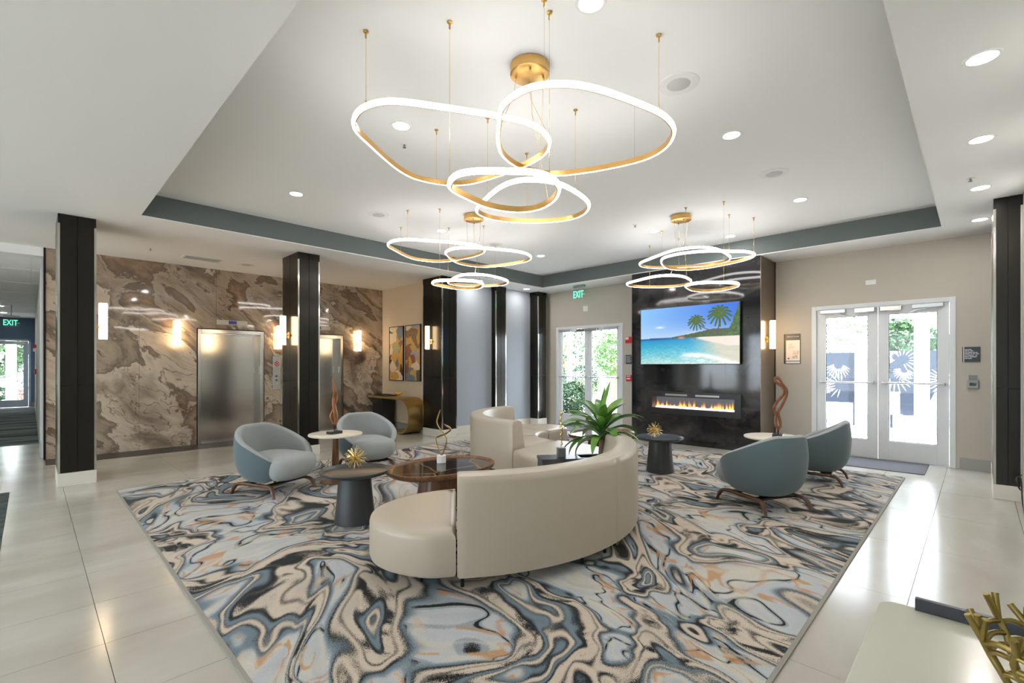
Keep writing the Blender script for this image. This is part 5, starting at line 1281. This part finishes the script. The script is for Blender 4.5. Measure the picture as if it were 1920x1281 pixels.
# terrace: laser cut privacy screens with palm leaves, posts, trees
def privacy_screen(x, y0, y1, z0, z1, label, seed):
    o = thing('privacy_screen', label, 'screen', (x, (y0+y1)/2, z0), group='palm cut privacy screens')
    MB().box(x, y0, z0, x + .03, y1, z1).build('panel', M['screen_navy'], o); r = random.Random(seed); b = MB()
    for _ in range(max(3, int((y1 - y0)*4))):
        cy, cz = r.uniform(y0 + .1, y1 - .1), r.uniform(z0 + .1, z1 - .1); A0 = r.uniform(0, 6.28); fan = r.uniform(1.6, 3.6); nl = r.randint(9, 14); L0 = r.uniform(.28, .5)
        for i in range(nl):
            a = A0 + fan*(i/(nl-1) - .5); L_ = L0*(.7 + .3*math.sin(math.pi*i/(nl-1))); d = (math.cos(a), math.sin(a)); n_ = (-d[1], d[0]); pts = []
            for t, w_ in ((.34, 0), (.52, .011), (.75, .009), (1, 0), (.75, -.009), (.52, -.011)):
                yy, zz = cy + d[0]*L_*t + n_[0]*w_, cz + d[1]*L_*t + n_[1]*w_; pts.append((min(max(yy, y0), y1), min(max(zz, z0), z1)))
            b.add([(x - .004, p_[0], p_[1]) for p_ in pts], [(0, 1, 2, 3, 4, 5)])
    MB().box(x + .002, y0, -.03, x + .028, y0 + .05, z0).box(x + .002, y1 - .05, -.03, x + .028, y1, z0).build('leg', M['screen_navy'], o)
    e = b.build('leaf_daylight', M['white_post'], o); e['kind'] = 'stuff'; return o  # white leaf shapes stand in for bright daylight seen through the cuts
privacy_screen(15.0, 2.26, 4.4, .55, 1.86, 'navy palm leaf privacy screen in the left pane of the terrace door', 1)
privacy_screen(15.0, -.6, 1.55, .30, 1.88, 'navy palm leaf privacy screen in the right pane of the terrace door', 2)
for n, (x, y, w_, h_) in enumerate(((15.02, 1.98, .26, 2.2), (11.6, .784, .062, 3.3), (13.4, .776, .052, 3.3))):
    o = MB().box(x - w_, y - w_, -.03, x + w_, y + w_, h_).build('terrace_post', M['white_post'], bevel=.01); tag(o, ('thick white wall pier between the privacy screens', 'nearer slim white terrace post in the right door pane', 'farther slim white terrace post in the right door pane')[n], 'post')
MB_ = MB().box(14.73, 1.92, 1.42, 14.76, 2.05, 1.68); o = MB_.build('pier_light', M['grey_plastic'], bevel=.004); tag(o, 'small grey framed box on the white terrace pier', 'wall light')
tree(19.6, 2.9, 3.2, 1.2, 'bright tree behind the left terrace screen', 'tree_leaf_bright', 12, .08, 350, .07)
tree(17.2, 1.45, 2.75, .85, 'green tree behind the right terrace screen', 'tree_leaf', 13, .08, 2600, .08)
tree(18.8, .2, 2.6, .7, 'smaller green tree at the end of the terrace screens', 'tree_leaf_bright', 14, .07, 1800, .07)
# terrace chair, grill and low bench
o = thing('patio_chair', 'white sling patio chair on the terrace', 'chair', (13.2, 1.45, -.03))
b = MB().loops([[(13.0, 1.2, .95), (13.0, 1.75, .95)], [(13.12, 1.2, .45), (13.12, 1.75, .45)], [(13.6, 1.2, .42), (13.6, 1.75, .42)]], False, False, False); b.build('sling', M['white_post'], o)
for y in (1.2, 1.75):
    MB().tube([(13.0, y, .95), (13.12, y, .45), (13.6, y, .42), (13.65, y, -.03)], .018, 8).build('side_frame', M['aluminium'], o, smooth=40); MB().tube([(13.12, y, .45), (13.0, y, -.03)], .018, 8).build('leg', M['aluminium'], o, smooth=40)
o = thing('covered_grill', 'blue grey rounded grill cover beside the terrace post', 'grill', (13.9, .45, -.03))
MB().lathe([(.30, .2), (.33, .45), (.31, .7), (.22, .92), (.06, 1.0)], 28, (13.9, .45, 0)).build('cover', mat('grill_cover', (.16, .22, .33), .6), o, smooth=60)
for dx, dy in ((-.2, -.2), (.2, -.2), (-.2, .2), (.2, .2)): MB().tube([(13.9+dx, .45+dy, -.03), (13.9+dx, .45+dy, .25)], .02, 8).build('leg', M['grey_plastic'], o)
o = thing('terrace_railing', 'low white horizontal railing at the terrace edge', 'railing', (13.0, .1, -.03))
for z in (.42, .62, .82): MB().box(12.98, -.8, z, 13.02, .62, z + .03).build('rail', M['white_post'], o)
for y in (-.7, .6): MB().box(12.97, y, -.03, 13.03, y + .05, .9).build('post', M['white_post'], o)
# garden behind the corridor door
tree(-1.2, 33, 4.6, 1.7, 'green tree filling the corridor door', 'tree_leaf', 16, .14, 3200, .12); tree(2.6, 35, 4.4, 1.6, 'second green tree filling the corridor door', 'tree_leaf_bright', 17, .14, 2800, .12)
bush(-1.05, 28.6, .55, .75, 'round bush low in the corridor door', 'bush_leaf', 18); bush(.9, 40, 2.0, 2.0, 'wide hedge at the back of the corridor garden', 'bush_leaf', 20, 3000); bush(-3.4, 38, 2.0, 1.9, 'second wide hedge at the back of the corridor garden', 'bush_leaf', 22, 3000)
bush(-.25, 28.4, .16, .5, 'small red flowering plant in the corridor door', 'flower_red', 19, 90)
o = MB().box(-.68, 27.4, -.03, -.38, 27.7, 3.6).build('porch_column', M['white_post'], bevel=.01); tag(o, 'square white porch column outside the corridor door', 'post')
